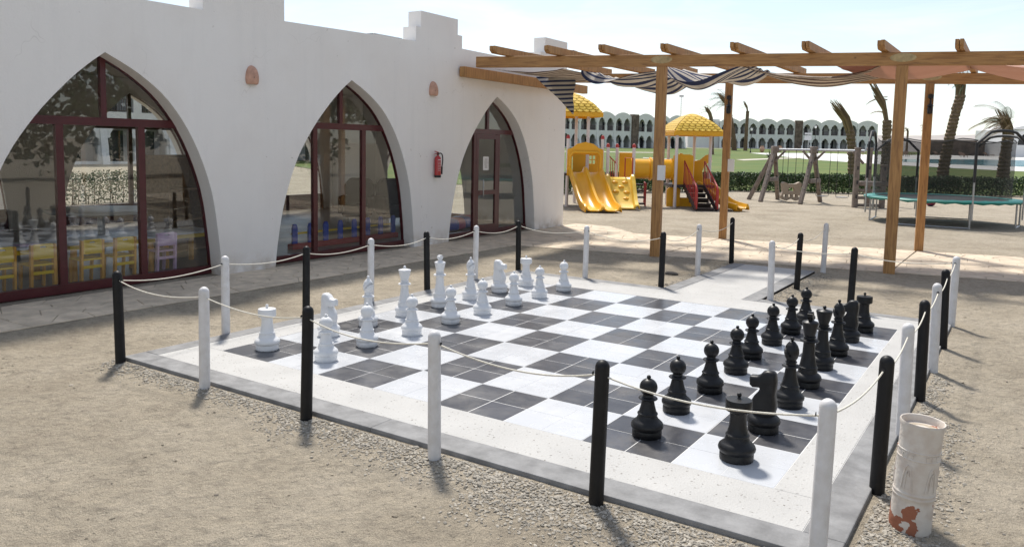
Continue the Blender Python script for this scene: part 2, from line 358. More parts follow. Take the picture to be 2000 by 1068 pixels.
M['stripes_fine'] = stripe_material('brown_striped_canvas', ((.16, .11, .10), (.62, .55, .47)), 12)
M['pink_canvas'] = stripe_material('faded_pink_canvas', ((.62, .40, .32), (.64, .42, .34)), 3)
def whitewash():
    m = mat('chipped_whitewash', (.62, .52, .47), .85, bump=.4, bscale=40); N, L, b = nodes(m)
    tc = N.new('ShaderNodeTexCoord'); sp = N.new('ShaderNodeSeparateXYZ'); L.new(tc.outputs['Object'], sp.inputs[0])
    n = N.new('ShaderNodeTexNoise'); n.inputs['Scale'].default_value = 9; n.inputs['Detail'].default_value = 4; L.new(tc.outputs['Object'], n.inputs['Vector'])
    # chips in the low third only
    r = N.new('ShaderNodeMapRange'); r.inputs['From Min'].default_value = .02; r.inputs['From Max'].default_value = .20; r.inputs['To Min'].default_value = .50; r.inputs['To Max'].default_value = .34; L.new(sp.outputs['Z'], r.inputs['Value'])
    lt = N.new('ShaderNodeMath'); lt.operation = 'LESS_THAN'; L.new(n.outputs['Fac'], lt.inputs[0]); L.new(r.outputs[0], lt.inputs[1])
    n2 = N.new('ShaderNodeTexNoise'); n2.inputs['Scale'].default_value = 14; n2.inputs['Detail'].default_value = 6; L.new(tc.outputs['Object'], n2.inputs['Vector'])
    rr = N.new('ShaderNodeValToRGB'); e = rr.color_ramp.elements; e[0].position = .3; e[0].color = (.56, .48, .41, 1); e[1].position = .6; e[1].color = (.66, .61, .55, 1); L.new(n2.outputs['Fac'], rr.inputs[0])
    mx = N.new('ShaderNodeMix'); mx.data_type = 'RGBA'; mx.inputs['B'].default_value = (.33, .125, .07, 1); L.new(lt.outputs[0], mx.inputs['Factor']); L.new(rr.outputs[0], mx.inputs['A']); L.new(mx.outputs['Result'], b.inputs['Base Color'])
    return m
M['whitewash'] = whitewash()

# ------------------------------------------------------------------ ground
def axis(lo, hi, f0, f1, step):
    a = [f0]
    while a[-1] < f1: a.append(a[-1] + step)
    s = step; x = f0; left = []
    while x > lo: s *= 1.22; x -= s; left.append(x)
    s = step; x = a[-1]; right = []
    while x < hi: s *= 1.22; x += s; right.append(x)
    return left[::-1] + a + right
rd = random.Random(31); DENT = {}
for _ in range(420):                                                  # footprints and scuffs
    a, b_ = rd.uniform(-3, 7.5), rd.uniform(-4.2, 8.6); t_ = rd.uniform(0, 3.14); q_ = (a, b_, cos(t_), sin(t_), rd.uniform(.09, .19), rd.uniform(.05, .09), rd.uniform(.006, .017))
    for i in range(int((a - .4) * 2), int((a + .4) * 2) + 1):
        for j in range(int((b_ - .4) * 2), int((b_ + .4) * 2) + 1): DENT.setdefault((i, j), []).append(q_)
def dents(x, y):
    z = 0
    for a, b_, c, s_, l, w, d in DENT.get((int(x * 2), int(y * 2)), ()):
        p = ((x - a) * c + (y - b_) * s_) / l; q = ((y - b_) * c - (x - a) * s_) / w; r2 = p * p + q * q
        if r2 < 4: z += d * (-math.exp(-r2 * 1.6) + .55 * math.exp(-(math.sqrt(r2) - 1.25) ** 2 * 7))
    return z
def sand_z(x, y):
    z = gz(x, y); p = Vector((x, y, 0)); near = max(0, min(1, 1 - (hypot(x - 2, y - 3) - 14) / 10))
    if near > 0:
        n = noise.fractal(p * .55, 1, 2, 3) * .012 + noise.fractal(p * 2.3 + Vector((9, 3, 0)), .9, 2, 4) * .010
        r = abs(noise.noise(p * 4.2 + Vector((3, 8, 1)))) * .008
        n += dents(x, y) * .8
        z += near * max(-.03, min(.030, n * 1.25 - r))
        def sm(t): t = max(0, min(1, t)); return t * t * (3 - 2 * t)
        dx = max(-.49 - x, 0, x - 5.25); dy = max(-.63 - y, 0, y - 5.58); k1 = sm(1 - hypot(dx, dy) / .30)          # sand swept up against the slab
        dx = max(1.84 - x, 0, x - 3.14); dy = max(5.5 - y, 0, y - 8.6); k1 = max(k1, sm(1 - hypot(dx, dy) / .22))
        e = 8.59 + .185 * (x - .44); f = 12.02 + .185 * (x - .44); k2 = max(sm(1 - (x + 2.2) / .35) if y < 8.5 else 0, sm(1 - max(e - y, 0, y - f) / .45))
        z = z * (1 - k1) + (-.026 + n * .2) * k1
        if k2 > 0: z = z * (1 - k2) + (-.014 + n * .15) * k2
    return z
xs = axis(-4500, 4500, -2.9, 7.3, .042); ys = axis(-1500, 5500, -4.2, 8.6, .042)
g = MB(); ny = len(ys)
g.v = [(x, y, sand_z(x, y)) for x in xs for y in ys]
g.f = [(i * ny + j, (i + 1) * ny + j, (i + 1) * ny + j + 1, i * ny + j + 1) for i in range(len(xs) - 1) for j in range(ny - 1)]
tag(g.build('ground', M['sand'], smooth=180, fix=False), kind='structure')

# gravel spread along the slab edges, too many to count
random.seed(3)
ico = bmesh.new(); bmesh.ops.create_icosphere(ico, subdivisions=1, radius=1); IV = [v.co.copy() for v in ico.verts]; IF = [tuple(v.index for v in f.verts) for f in ico.faces]; ico.free()
def pebbles(name, spots, mat_, label):
    mb = MB()
    for x, y, r in spots:
        m = Matrix.Rotation(random.uniform(0, 6.3), 3, 'Z') @ Matrix.Rotation(random.uniform(-.6, .6), 3, 'X'); sc = Vector((r * random.uniform(.8, 1.5), r * random.uniform(.6, 1.0), r * random.uniform(.35, .6)))
        zb = sand_z(x, y) + sc.z * .35
        mb.add([m @ Vector((v.x * sc.x * random.uniform(.8, 1.15), v.y * sc.y * random.uniform(.8, 1.15), v.z * sc.z)) + Vector((x, y, zb)) for v in IV], IF)
    return tag(mb.build(name, mat_, fix=False), label, 'gravel', kind='stuff')
M['gravel'] = mat('grey_gravel', (.37, .335, .28), .85, island=.45)
sp = []
def strip(ax, ay, bx, by, w, n, rmin=.004, rmax=.013):
    L = hypot(bx - ax, by - ay); nx, ny_ = (by - ay) / L, -(bx - ax) / L
    for _ in range(n):
        t = random.random(); o = abs(random.gauss(0, w)); dens = .45 + .55 * noise.noise(Vector((t * 7, o * 3, ax)))
        if random.random() < .55 + dens: sp.append((ax + (bx - ax) * t + nx * o, ay + (by - ay) * t + ny_ * o, random.uniform(rmin, rmax) * (1.5 if random.random() < .03 else 1)))
strip(-.55, -.66, 1.6, -.66, .10, 1500); strip(1.6, -.66, 3.4, -.66, .15, 2300); strip(3.4, -.66, 5.4, -.66, .26, 4200)
strip(5.29, -.9, 5.29, 1.9, .16, 3600); strip(5.29, 1.9, 5.29, 3.2, .08, 500)
strip(1.83, 8.7, 1.83, 5.7, .10, 1000); strip(3.16, 5.7, 3.16, 8.7, .12, 900); strip(1.7, 8.72, -.2, 8.4, .12, 500)
sp = [(x, y, r) for x, y, r in sp if not (-.5 < x < 5.26 and -.64 < y < 5.59) and not (1.83 < x < 3.16 and 5.5 < y < 8.8)]
pebbles('gravel', sp, M['gravel'], 'loose grey gravel strewn along the slab edges')
sp = []
for _ in range(1500):
    d = random.uniform(1.8, 15) ; u = random.uniform(-.7, .7) * d; p = UD(u, d)
    if p.x > -2.1 and not (-.55 < p.x < 5.3 and -.7 < p.y < 8.8): sp.append((p.x, p.y, random.uniform(.002, .007) * (2.2 if random.random() < .03 else 1)))
cl = []
for _ in range(800):
    d = random.uniform(1.8, 11) ** 1.0; u = random.uniform(-.7, .7) * d; p = UD(u, d); k = noise.noise(Vector((p.x * .8, p.y * .8, 4)))
    if k > -.05 and p.x > -2.1 and not (-.55 < p.x < 5.3 and -.68 < p.y < 8.8): cl.append((p.x, p.y, random.uniform(.005, .013)))
pebbles('sand_clods', cl, M['sand'], 'crumbled clods of trodden sand')
pebbles('grit', sp, mat('pale_grit', (.40, .35, .28), .9, island=.6), 'scattered grit and shell bits on the sand')

# ------------------------------------------------------------------ chess slab with its tiles
slab = MB().box((2.38, 2.475, -.0655), (5.72, 6.19, .1284)).build('slab', M['grout']); tag(slab, kind='structure')
def piece(name, x0, x1, y0, y1, z, m, parent, bev=.004, zb=-.03):
    return MB().box(((x0 + x1) / 2, (y0 + y1) / 2, (z + zb) / 2), (x1 - x0, y1 - y0, z - zb)).build(name, m, parent, bevel=bev)
tile_me = {}
for k, mm in (('w', 'white_tile'), ('d', 'dark_tile')):
    o = MB().box((0, 0, -.011), (.2945 if k == 'd' else .2985, .2945 if k == 'd' else .2985, .022)); me = bpy.data.meshes.new('tile'); me.from_pydata(o.v, [], o.f)
    b = bmesh.new(); b.from_mesh(me); bmesh.ops.bevel(b, geom=[e for e in b.edges if all(v.co.z > -.001 for v in e.verts)], offset=.0015, segments=1, affect='EDGES'); b.to_mesh(me); b.free()
    me.materials.append(M[mm]); tile_me[k] = me
for i in range(8):
    for j in range(8):
        for a in range(2):
            for b_ in range(2):
                put('tile', tile_me['d' if (i + j) % 2 == 0 else 'w'], slab, (.6 * i + .15 + .3 * a, .6 * j + .15 + .3 * b_, random.uniform(-.0006, .0006)))
# pebble-wash border and grey kerb round it
E_ = .002
for r in ((-.31, 5.05, -.42, -E_), (-.31, 5.05, 4.8 + E_, 5.40), (-.31, -E_, 0, 4.8), (4.8 + E_, 5.05, 0, 4.8)):
    piece('border', *r, .0015, M['pebble'], slab, .002)
path = MB().box((2.49, 7.06, -.067), (1.30, 2.95, .122)).build('path_slab', M['grout']); tag(path, kind='structure')
piece('path_paving', 2.04, 2.94, 5.403, 8.53, .0012, M['pebble'], path, .002)
kz = .0035
def kerbs(name, par, segs):
    for x0, x1, y0, y1 in segs:
        n = max(1, round(max(x1 - x0, y1 - y0) / 2.9))
        for k in range(n):
            if x1 - x0 > y1 - y0: q = (x0 + (x1 - x0) * k / n, x0 + (x1 - x0) * (k + 1) / n - .0015, y0, y1)
            else: q = (x0, x1, y0 + (y1 - y0) * k / n, y0 + (y1 - y0) * (k + 1) / n - .0015)
            piece(name, *q, kz + random.uniform(-.001, .001), M['kerb'], par, .006, -.14)
kerbs('kerbstone', slab, ((-.49, 5.25, -.63, -.422), (-.49, -.312, -.42, 5.40), (5.052, 5.25, -.42, 5.40), (-.49, 1.84, 5.402, 5.58), (3.142, 5.25, 5.402, 5.58)))
kerbs('kerbstone', path, ((1.842, 2.038, 5.402, 8.53), (2.942, 3.14, 5.402, 8.53)))

# ------------------------------------------------------------------ crazy paving
random.seed(11)
walk = MB()
regs = [[(-3.42, -6.2), (-2.2, -6.2), (-2.2, 8.08), (-3.42, 7.86)]]
lines = [(-3.42, 7.87), (.44, 8.59), (4.11, 9.27), (7.78, 9.94), (12, 10.71)]; far_ = [(-3.42, 11.28), (.44, 11.99), (4.11, 12.68), (7.78, 13.36), (12, 14.13)]
for k in range(4):
    a, b_, c, d = lines[k], lines[k + 1], far_[k + 1], far_[k]; ins = .012
    regs.append([(a[0] + ins, a[1]), (b_[0] - ins, b_[1]), (c[0] - ins, c[1]), (d[0] + ins, d[1])])
regs.append([(-3.42, 11.31), (-1.4, 11.68), (-2.5, 12.7), (-3.42, 12.7)])
for r in regs: walk.prism([(x, y) for x, y in r], .05, lambda a, b, k: (a, b, -.011 - k))
walk_o = walk.build('walkway', M['mortar']); tag(walk_o, kind='structure')
cells = []
for r in regs:
    x0, x1 = min(p[0] for p in r), max(p[0] for p in r); y0, y1 = min(p[1] for p in r), max(p[1] for p in r); S = .36; seeds = []
    for a in range(int((x1 - x0) / S) + 3):
        for b_ in range(int((y1 - y0) / S) + 3):
            seeds.append((x0 + (a - 1 + (b_ % 2) * .5) * S + random.uniform(-.15, .15), y0 + (b_ - 1) * S + random.uniform(-.15, .15)))
    for i, p in enumerate(seeds):
        poly = list(r)
        for q in seeds:
            if q is p or abs(q[0] - p[0]) > 1.1 or abs(q[1] - p[1]) > 1.1: continue
            dx, dy = q[0] - p[0], q[1] - p[1]; L = hypot(dx, dy)
            poly = clip(poly, dx / L, dy / L, ((q[0] ** 2 + q[1] ** 2 - p[0] ** 2 - p[1] ** 2) / 2) / L - .005)
            if len(poly) < 3: break
        if len(poly) >= 3:
            ar = abs(sum(poly[k][0] * poly[(k + 1) % len(poly)][1] - poly[(k + 1) % len(poly)][0] * poly[k][1] for k in range(len(poly)))) / 2
            if ar > .006: cells.append((poly, ar))
def cell_mesh(mb, poly):
    cx = sum(p[0] for p in poly) / len(poly); cy = sum(p[1] for p in poly) / len(poly); z = random.uniform(-.003, .001); n = len(poly)
    ring = [(*p, -.03) for p in poly] + [(*p, z - .004) for p in poly] + [(cx + (p[0] - cx) * .965, cy + (p[1] - cy) * .965, z) for p in poly]
    fs = [tuple(2 * n + k for k in range(n))] + [(a * n + k, a * n + (k + 1) % n, (a + 1) * n + (k + 1) % n, (a + 1) * n + k) for a in (0, 1) for k in range(n)]
    mb.add(ring, fs)
def show(c):
    x = sum(p[0] for p in c[0]) / len(c[0]); y = sum(p[1] for p in c[0]) / len(c[0]); d = max(.5, depth_of(x, y)); u = ((x - 5.8654) * .8356 + (y + 4.2988) * .5493) / d
    return c[1] / d ** 3 if abs(u) < .68 else 0
cells.sort(key=show, reverse=True)
for c in cells[:295]:
    mb = MB(); cell_mesh(mb, c[0]); mb.build('paving_stone', M['paving'], walk_o, fix=False)
mb = MB()
for c in cells[295:]: cell_mesh(mb, c[0])
tag(mb.build('paving_stones', M['paving_joined'], walk_o, fix=False), kind='stuff')

# ------------------------------------------------------------------ white building with pointed arches
HALF = [(0, 2.868), (.42, 2.652), (.816, 2.34), (1.164, 1.842), (1.422, 1.176), (1.536, .444), (1.572, 0)]
HALF_L = [(0, 2.868), (.22, 2.70), (.48, 2.46), (.82, 2.08), (1.14, 1.60), (1.38, 1.0), (1.51, .44), (1.572, 0)]     # the left haunch is flatter
HC = catmull(HALF, 4)
ARCH = [(-x, z) for x, z in catmull(HALF_L, 4)[::-1]] + HC[1:]                      # left foot -> apex -> right foot
bld = thing('white_building', 'long white plastered building with pointed arches beside the paved walkway', 'building', (-3.42, 3, 0))
def BP(x, y, z): return (x + 3.42, y - 3, z)
def arch_wall(name, length0, length1, top, centers, thick, fn, crest=None):
    out = [(length0, -.1)]
    for c in centers: out += [(c - 1.572, -.1)] + [(c + x, max(z, -.1)) for x, z in ARCH] + [(c + 1.572, -.1)]
    out += [(length1, -.1)] + (crest or [(length1, top), (length0, top)])
    return MB().prism(out, thick, fn).build(name, M['plaster'], bld, smooth=25)
YC = (-7.37, -3.23, .95, 5.02, 9.18)
YEND = 12.04
crest = [(YEND, 4.30), (11.04, 4.30), (11.04, 3.96), (10.84, 3.96), (10.84, 3.68)]
for cy, zr, zl in ((7.28, 3.70, 3.68), (2.97, 3.61, 3.565), (-1.16, 3.55, 3.53), (-5.3, 3.5, 3.5)): crest += [(cy + .68, zr), (cy + .68, 3.94), (cy + .54, 3.94), (cy + .54, 4.23), (cy - .54, 4.23), (cy - .54, 3.94), (cy - .68, 3.94), (cy - .68, zl)]
crest += [(-10, 3.46)]
arch_wall('front_wall', -10, YEND, 3.63, YC, .30, lambda a, b, k: BP(-3.42 - k, a, b), crest)
BC = (-6.7, -2.56, 1.58, 5.72, 9.86)
arch_wall('back_wall', -10, YEND, 3.63, BC, .30, lambda a, b, k: BP(-11.2 + k, a, b))
arch_wall('end_wall', -10.9, -3.72, 3.628, (-7.7,), .30, lambda a, b, k: BP(a, YEND - .002 - k, b))
MB().box(BP(-7.3, -9.85, 1.75), (7.16, .3, 3.7)).build('end_wall', M['plaster'], bld)
MB().box(BP(-7.3, 1.02, 3.28), (7.16, 21.44, .2)).build('roof', M['room'], bld)
MB().box(BP(-7.3, 1.02, -.05), (7.16, 21.44, .1)).build('floor', M['room_floor'], bld)
for k in range(4):                                                   # interior piers under the roof
    MB().box(BP(-7.4, -4 + 4.6 * k, 1.6), (.42, .42, 3.16)).build('pillar', M['room'], bld)
MB().box(BP(-4.6, 6.9, 3.70), (.5, .8, .34)).build('roof_box', M['steel'], bld, bevel=.01)

def bar_poly(ar, lo, hi, zlo, zhi):
    p = clip(ar, -1, 0, -lo); p = clip(p, 1, 0, hi); p = clip(p, 0, -1, -zlo); return clip(p, 0, 1, zhi) if len(p) > 2 else p
def arched_window(fn, mull, top_m, transom, parent, sill=.11, depth=.06, door=None):
    """fn(a, z, k): a across, z up, k into the room"""
    w = MB(); inner = [(x * .994, z * .995) for x, z in ARCH]
    for i in range(len(ARCH) - 1):
        a, b_, c, d = ARCH[i], ARCH[i + 1], inner[i + 1], inner[i]
        w.prism([a, b_, c, d], depth, fn)
    hw = lambda z: max(x for x, zz in [(x, zz) for x, zz in ARCH if zz >= z]) if z < 2.86 else 0
    w.prism(bar_poly(ARCH, -2, 2, 0, sill), depth + .02, lambda a, b, k: fn(a, b, k - .01))
    w.prism(bar_poly(ARCH, -2, 2, transom, transom + .10), depth + .012, lambda a, b, k: fn(a, b, k - .006))
    for m in mull: w.prism(bar_poly(ARCH, m - .044, m + .044, sill, transom), depth + .004, lambda a, b, k: fn(a, b, k - .002))
    w.prism(bar_poly(ARCH, top_m - .035, top_m + .035, transom + .10, 2.9), depth + .004, lambda a, b, k: fn(a, b, k - .002))
    fo = w.build('arched_window', M['maroon'], parent)
    edges = [-2] + sorted(mull) + [2]
    for lo, hi in zip(edges[:-1], edges[1:]):
        if door and abs(lo - door[0]) < .01: continue
        p = bar_poly(inner, lo + .03, hi - .03, sill, transom)
        if len(p) > 2: MB().prism(p, .008, lambda a, b, k: fn(a, b, .026 + k)).build('pane', M['glass'], fo)
    for lo, hi in ((-2, top_m), (top_m, 2)):
        p = bar_poly(inner, lo + .03, hi - .03, transom + .08, 2.9)
        if len(p) > 2: MB().prism(p, .008, lambda a, b, k: fn(a, b, .026 + k)).build('pane', M['glass'], fo)
    return fo
def front(c): return lambda a, b, k: BP(-3.66 - k, c + a, b)
arched_window(front(YC[0]), (-.5, .55), 0, 2.0, bld); arched_window(front(YC[1]), (-.5, .55), 0, 2.0, bld)
arched_window(front(YC[2]), (-.44, .58), .1, 2.0, bld)
arched_window(front(YC[3]), (-.56, .53), 0, 2.07, bld)
arched_window(front(YC[4]), (-.41, .44), .03, 2.10, bld, door=(-.41, .44))
# glazed door in the third arch
dm = MB(); c = YC[4]; x0, x1, z0, z1 = -.372, .402, .05, 2.095
for r in ((x0, x0 + .085, z0, z1), (x1 - .085, x1, z0, z1), (x0 + .085, x1 - .085, z0, z0 + .16), (x0 + .085, x1 - .085, z1 - .1, z1), (x0 + .085, x1 - .085, .84, .93)):
    dm.prism([(r[0], r[2]), (r[1], r[2]), (r[1], r[3]), (r[0], r[3])], .045, lambda a, b, k: BP(-3.655 - k, c + a, b))
door = dm.build('door', M['maroon'], bld); door['label'] = 'maroon framed glass door with a paper notice'
for a, b_ in ((.21, .84), (.93, 1.995)):
    MB().prism([(x0 + .085, a), (x1 - .085, a), (x1 - .085, b_), (x0 + .085, b_)], .008, lambda p, q, k: BP(-3.675 - k, c + p, q)).build('pane', M['glass'], door)
MB().tube([BP(-3.655, c - .20, .80), BP(-3.60, c - .20, .80), BP(-3.59, c - .20, .83), BP(-3.59, c - .20, 1.12), BP(-3.60, c - .20, 1.15), BP(-3.655, c - .20, 1.15)], .013, 8).build('handle', M['steel'], door, smooth=50)
MB().box(BP(-3.668, c - .02, 1.49), (.004, .20, .28)).build('notice', M['paper'], door)
nt = MB()
for k in range(9): nt.box(BP(-3.6645, c - .02 + random.uniform(-.02, .02), 1.58 - k * .022), (.002, random.uniform(.06, .14), .006))
nt.build('notice_print', M['dark_rubber'], door)
# glazing of the back and end arches
for yc in BC: arched_window(lambda a, b, k, yc=yc: BP(-11.0 + k, yc + a, b), (0,), 0, 2.07, bld, sill=.42)
arched_window(lambda a, b, k: BP(-7.7 + a, YEND - .12 - k, b), (0,), 0, 2.07, bld, sill=.1)

# ------------------------------------------------------------------ pergola
perg = thing('pergola', 'stained timber pergola with doubled rafters over the paved walkway', 'pergola', (.44, 8.55, 0))
PO = Vector((.44, 8.55, 0)); e1 = Vector((.983, .183, 0)).normalized(); n1 = Vector((-e1.y, e1.x, 0)); prz = atan2(e1.y, e1.x)
def PP(s, t, z): return e1 * s + n1 * t + Vector((0, 0, z))
def btop(s): return 3.465 - .016 * s                                  # beams drop a little along their run
for s in (0, 3.72, 7.45):
    for t, dx in ((.02, 0), (3.43, .68)):
        h = btop(s) - .20
        w = .165 if t < 1 else .15
        p = MB().box((0, 0, h / 2 - .05), (w, w, h + .1)).build('post', M['wood'], perg, loc=PP(s + dx, t, 0), bevel=.008); p.rotation_euler = (0, 0, prz)
        f = MB().lathe([(.001, 0), (.13, .0), (.15, .004), (.13, .010), (.05, .012)], 14, M=Matrix.Rotation(pi / 2, 3, 'X') @ Matrix.Diagonal((1.25, .45, 1)).to_3x3()).build('joint_filler', M['filler'], perg, loc=PP(s + dx, (0 if t < 1 else 3.43) - .053, btop(s) - .085)); f.rotation_euler = (0, 0, prz)
for t in (0, 3.43):
    a = PP(-3.52, t, btop(-3.52) - .10); b_ = PP(9.6, t, btop(9.6) - .10)
    L = (b_ - a).length; o = MB().box((L / 2, 0, 0), (L, .11, .20)).build('beam', M['wood_x'], perg, loc=a, bevel=.008)
    o.rotation_euler = (0, atan2(a.z - b_.z, L), prz)
a = MB().box((0, 0, 0), (.14, 4.95, .19)).build('beam', M['wood'], perg, loc=Vector((-3.32, 10.32, 3.255)) - PO, bevel=.008)
rs = (-2.85, -1.85, -.85, .22, 1.35, 2.42, 3.48, 4.50, 5.55, 6.6, 7.65, 8.65)
for s in rs:
    for dx in (-.030, .030):
        ov = .52 + random.uniform(-.05, .05); z = btop(s) + .066
        o = MB().prism([(-ov, -.01), (-ov + .07, -.064), (4.0, -.064), (4.05, -.02), (4.05, .066), (-ov, .066)], .052, lambda p, q, k: (k - .026, p, q)).build('rafter', M['wood'], perg, loc=PP(s + dx, 0, z), bevel=.004)
        o.rotation_euler = (0, 0, random.uniform(-.012, .012))
# white control boxes screwed to posts and a lantern on each far post
for k, (s, t, z) in enumerate(((0, .02, 1.45), (.70, 3.43, 1.55))):
    MB().box((0, 0, 0), (.13, .06, .26)).build('switch_box', M['paper'], perg, loc=PP(s + (.075 if k == 0 else .10), t - .10, z), bevel=.006).rotation_euler = (0, 0, prz)
for s in (.68, 4.40):
    l = MB().lathe([(.01, .0), (.045, .01), (.05, .10), (.03, .14), (.06, .15), (.02, .20), (.015, .28), (.05, .30), (.05, .36), (.01, .38)], 12).build('lantern', M['iron'], perg, loc=PP(s + .02, 3.43 - .115, 2.62), smooth=40)

# ------------------------------------------------------------------ slack canvas strips
def canvas(name, label, mt, P, nu=26, nv=16, vf=None):
    mb = MB(); mb.grid(P, nu, nv); o = mb.build(name, mt, smooth=180, fix=False); uv = o.data.uv_layers.new(name='UVMap')
    for l in o.data.loops: i = l.vertex_index; a_, b_ = (i // (nv + 1)) / nu, (i % (nv + 1)) / nv; uv.data[l.index].uv = (a_, vf(a_, b_) if vf else b_)
    so = o.modifiers.new('solid', 'SOLIDIFY'); so.thickness = .003
    return tag(o, label, 'awning', 'torn canvas strips hung in the pergola')
def hung(s0, s1, t0, t1, z, sag, rip=.03, tw=0, fold=0, seed=0):
    def P(u, v):
        s = s0 + (s1 - s0) * u; t = t0 + (t1 - t0) * v; c = 4 * u * (1 - u)
        n = noise.noise(Vector((u * 3 + seed, v * 5, seed))); f = sin(v * 14 + u * 3 + seed) * fold
        return PO + PP(s + .18 * t + tw * (v - .5) * c, t + f * .3, btop(s) + z - sag * c * (1 + .35 * sin(v * 5 + seed)) + n * rip + f * c)
    return P
canvas('canvas_strip', 'striped canvas strip slung flat between beam and wall end of pergola', M['stripes_fine'], hung(-3.3, -1.95, .25, 2.5, -.20, .05, .02, 0, .012, 1))
def flap(u, v):
    a = Vector((-3.08, 10.12, 3.34)); b_ = Vector((-2.24, 10.28, 3.36)); c = Vector((-2.24, 10.28, 2.58))
    top = a.lerp(b_, u); drop = u * .80 + .02; p = top - Vector((0, 0, drop * v)); return p + n1 * (.05 * sin(u * 7 + v * 4) + .04 * v) + e1 * (.02 * sin(v * 9))
canvas('canvas_flap', 'torn triangular flap of navy striped canvas hanging by the wall corner', M['stripes'], flap, 18, 18, lambda u, v: (u * .8 + .02) * v / .82)
canvas('canvas_strip', 'bunched navy striped canvas strip next to the hanging flap', M['stripes'], hung(-1.95, -.35, 1.0, 2.5, -.16, .24, .06, .9, .05, 4))
canvas('canvas_strip', 'deeply sagging navy striped canvas strip behind the nearest pergola post', M['stripes'], hung(-.30, 1.25, .5, 2.0, -.10, .27, .08, .5, .05, 7))
canvas('canvas_strip', 'pale finely striped canvas strip sagging between the two near posts', M['stripes_fine'], hung(1.15, 3.30, .6, 2.4, -.14, .15, .04, -.3, .02, 2))
canvas('canvas_strip', 'faded pink canvas strip sagging across the second near post', M['pink_canvas'], hung(2.42, 4.50, .5, 2.6, -.02, .17, .03, .2, .02, 5))
canvas('canvas_strip', 'faded pink canvas strip at the right end draped over a rafter', M['pink_canvas'], hung(4.50, 6.6, .5, 2.6, .0, .16, .03, .1, .02, 9))
def wad(u, v):
    a = 2 * pi * v; r = .05 + .02 * noise.noise(Vector((u * 5, cos(a), sin(a)))); return PO + PP(-1.93 + cos(a) * .10 + r, .55 + 1.1 * u, btop(-1.93) + .12 + sin(a) * r + .03 * sin(u * 9))
canvas('canvas_strip', 'striped canvas wadded on top of the second rafter', M['stripes'], wad, 16, 10)

# ------------------------------------------------------------------ wall fittings
def sconce(y, z, label):
    pr = catmull([(.055, -.11), (.078, -.105), (.090, -.06), (.088, .0), (.074, .06), (.048, .105), (.02, .125), (.001, .13)], 4)
    t = thing('wall_sconce', label, 'wall lamp', (-3.42, y, z), group='terracotta lamps on the white wall')
    mb = MB(); n = 14
    for r, h in pr:
        for k in range(n + 1): a = -pi / 2 + pi * k / n; mb.v.append((r * 1.2 * cos(a) + .001, r * 1.12 * sin(a), h * 1.1))
    mb.f = [(i * (n + 1) + k, i * (n + 1) + k + 1, (i + 1) * (n + 1) + k + 1, (i + 1) * (n + 1) + k) for i in range(len(pr) - 1) for k in range(n)]
    o = mb.build('shade', M['terracotta'], t, smooth=60)
    for dy, dz in ((-.028, -.03), (-.012, -.012), (.004, -.03)):
        MB().lathe([(.008, 0), (.008, .006), (.001, .007)], 8, M=Matrix.Rotation(pi / 2, 3, 'Y') @ Matrix.Diagonal((1.7, .8, 1)).to_3x3(), c=(.098, dy, dz)).build('hole', M['dark_rubber'], t)
sconce(3.05, 2.77, 'terracotta wall lamp between the first and second arches'); sconce(7.08, 2.87, 'terracotta wall lamp above the red fire extinguisher')
ex = thing('fire_extinguisher', 'red fire extinguisher with black hose hung on the white wall', 'fire extinguisher', (-3.35, 7.17, 1.25))
MB().lathe([(.055, .0), (.062, .005), (.062, .045)], 20).build('base_boot', M['dark_rubber'], ex, smooth=40)
MB().lathe([(.060, .046), (.060, .34), (.055, .37), (.035, .395), (.02, .40), (.02, .42)], 20).build('cylinder', M['red_metal'], ex, smooth=35)
MB().lathe([(.024, .42), (.024, .46), (.012, .465)], 12).build('valve', M['iron'], ex, smooth=35)
MB().bar((.0, .02, .465), (.0, -.09, .485), .022, .012).bar((0, .02, .45), (0, -.085, .44), .02, .012).build('lever', M['red_metal'], ex)
MB().tube(catmull([(0, .02, .44), (.01, .07, .45), (.015, .115, .41), (.015, .125, .30), (.012, .105, .19)], 6), .011, 8).tube([(.012, .105, .20), (.012, .098, .06)], .019, 8).build('hose', M['dark_rubber'], ex, smooth=50)
lb = MB()
for k in range(7):
    a0, a1 = -.75, random.uniform(.1, .55); z = .31 - k * .03 + (.012 if k == 0 else 0); h = .014 if k == 0 else .006
    for q in range(6):
        A = a0 + (a1 - a0) * q / 6; B = a0 + (a1 - a0) * (q + .8) / 6
        lb.add([(.0608 * cos(A), .0608 * sin(A), z), (.0608 * cos(B), .0608 * sin(B), z), (.0608 * cos(B), .0608 * sin(B), z + h), (.0608 * cos(A), .0608 * sin(A), z + h)], [(0, 1, 2, 3)])
lb.build('printed_label', M['paper'], ex, fix=False)

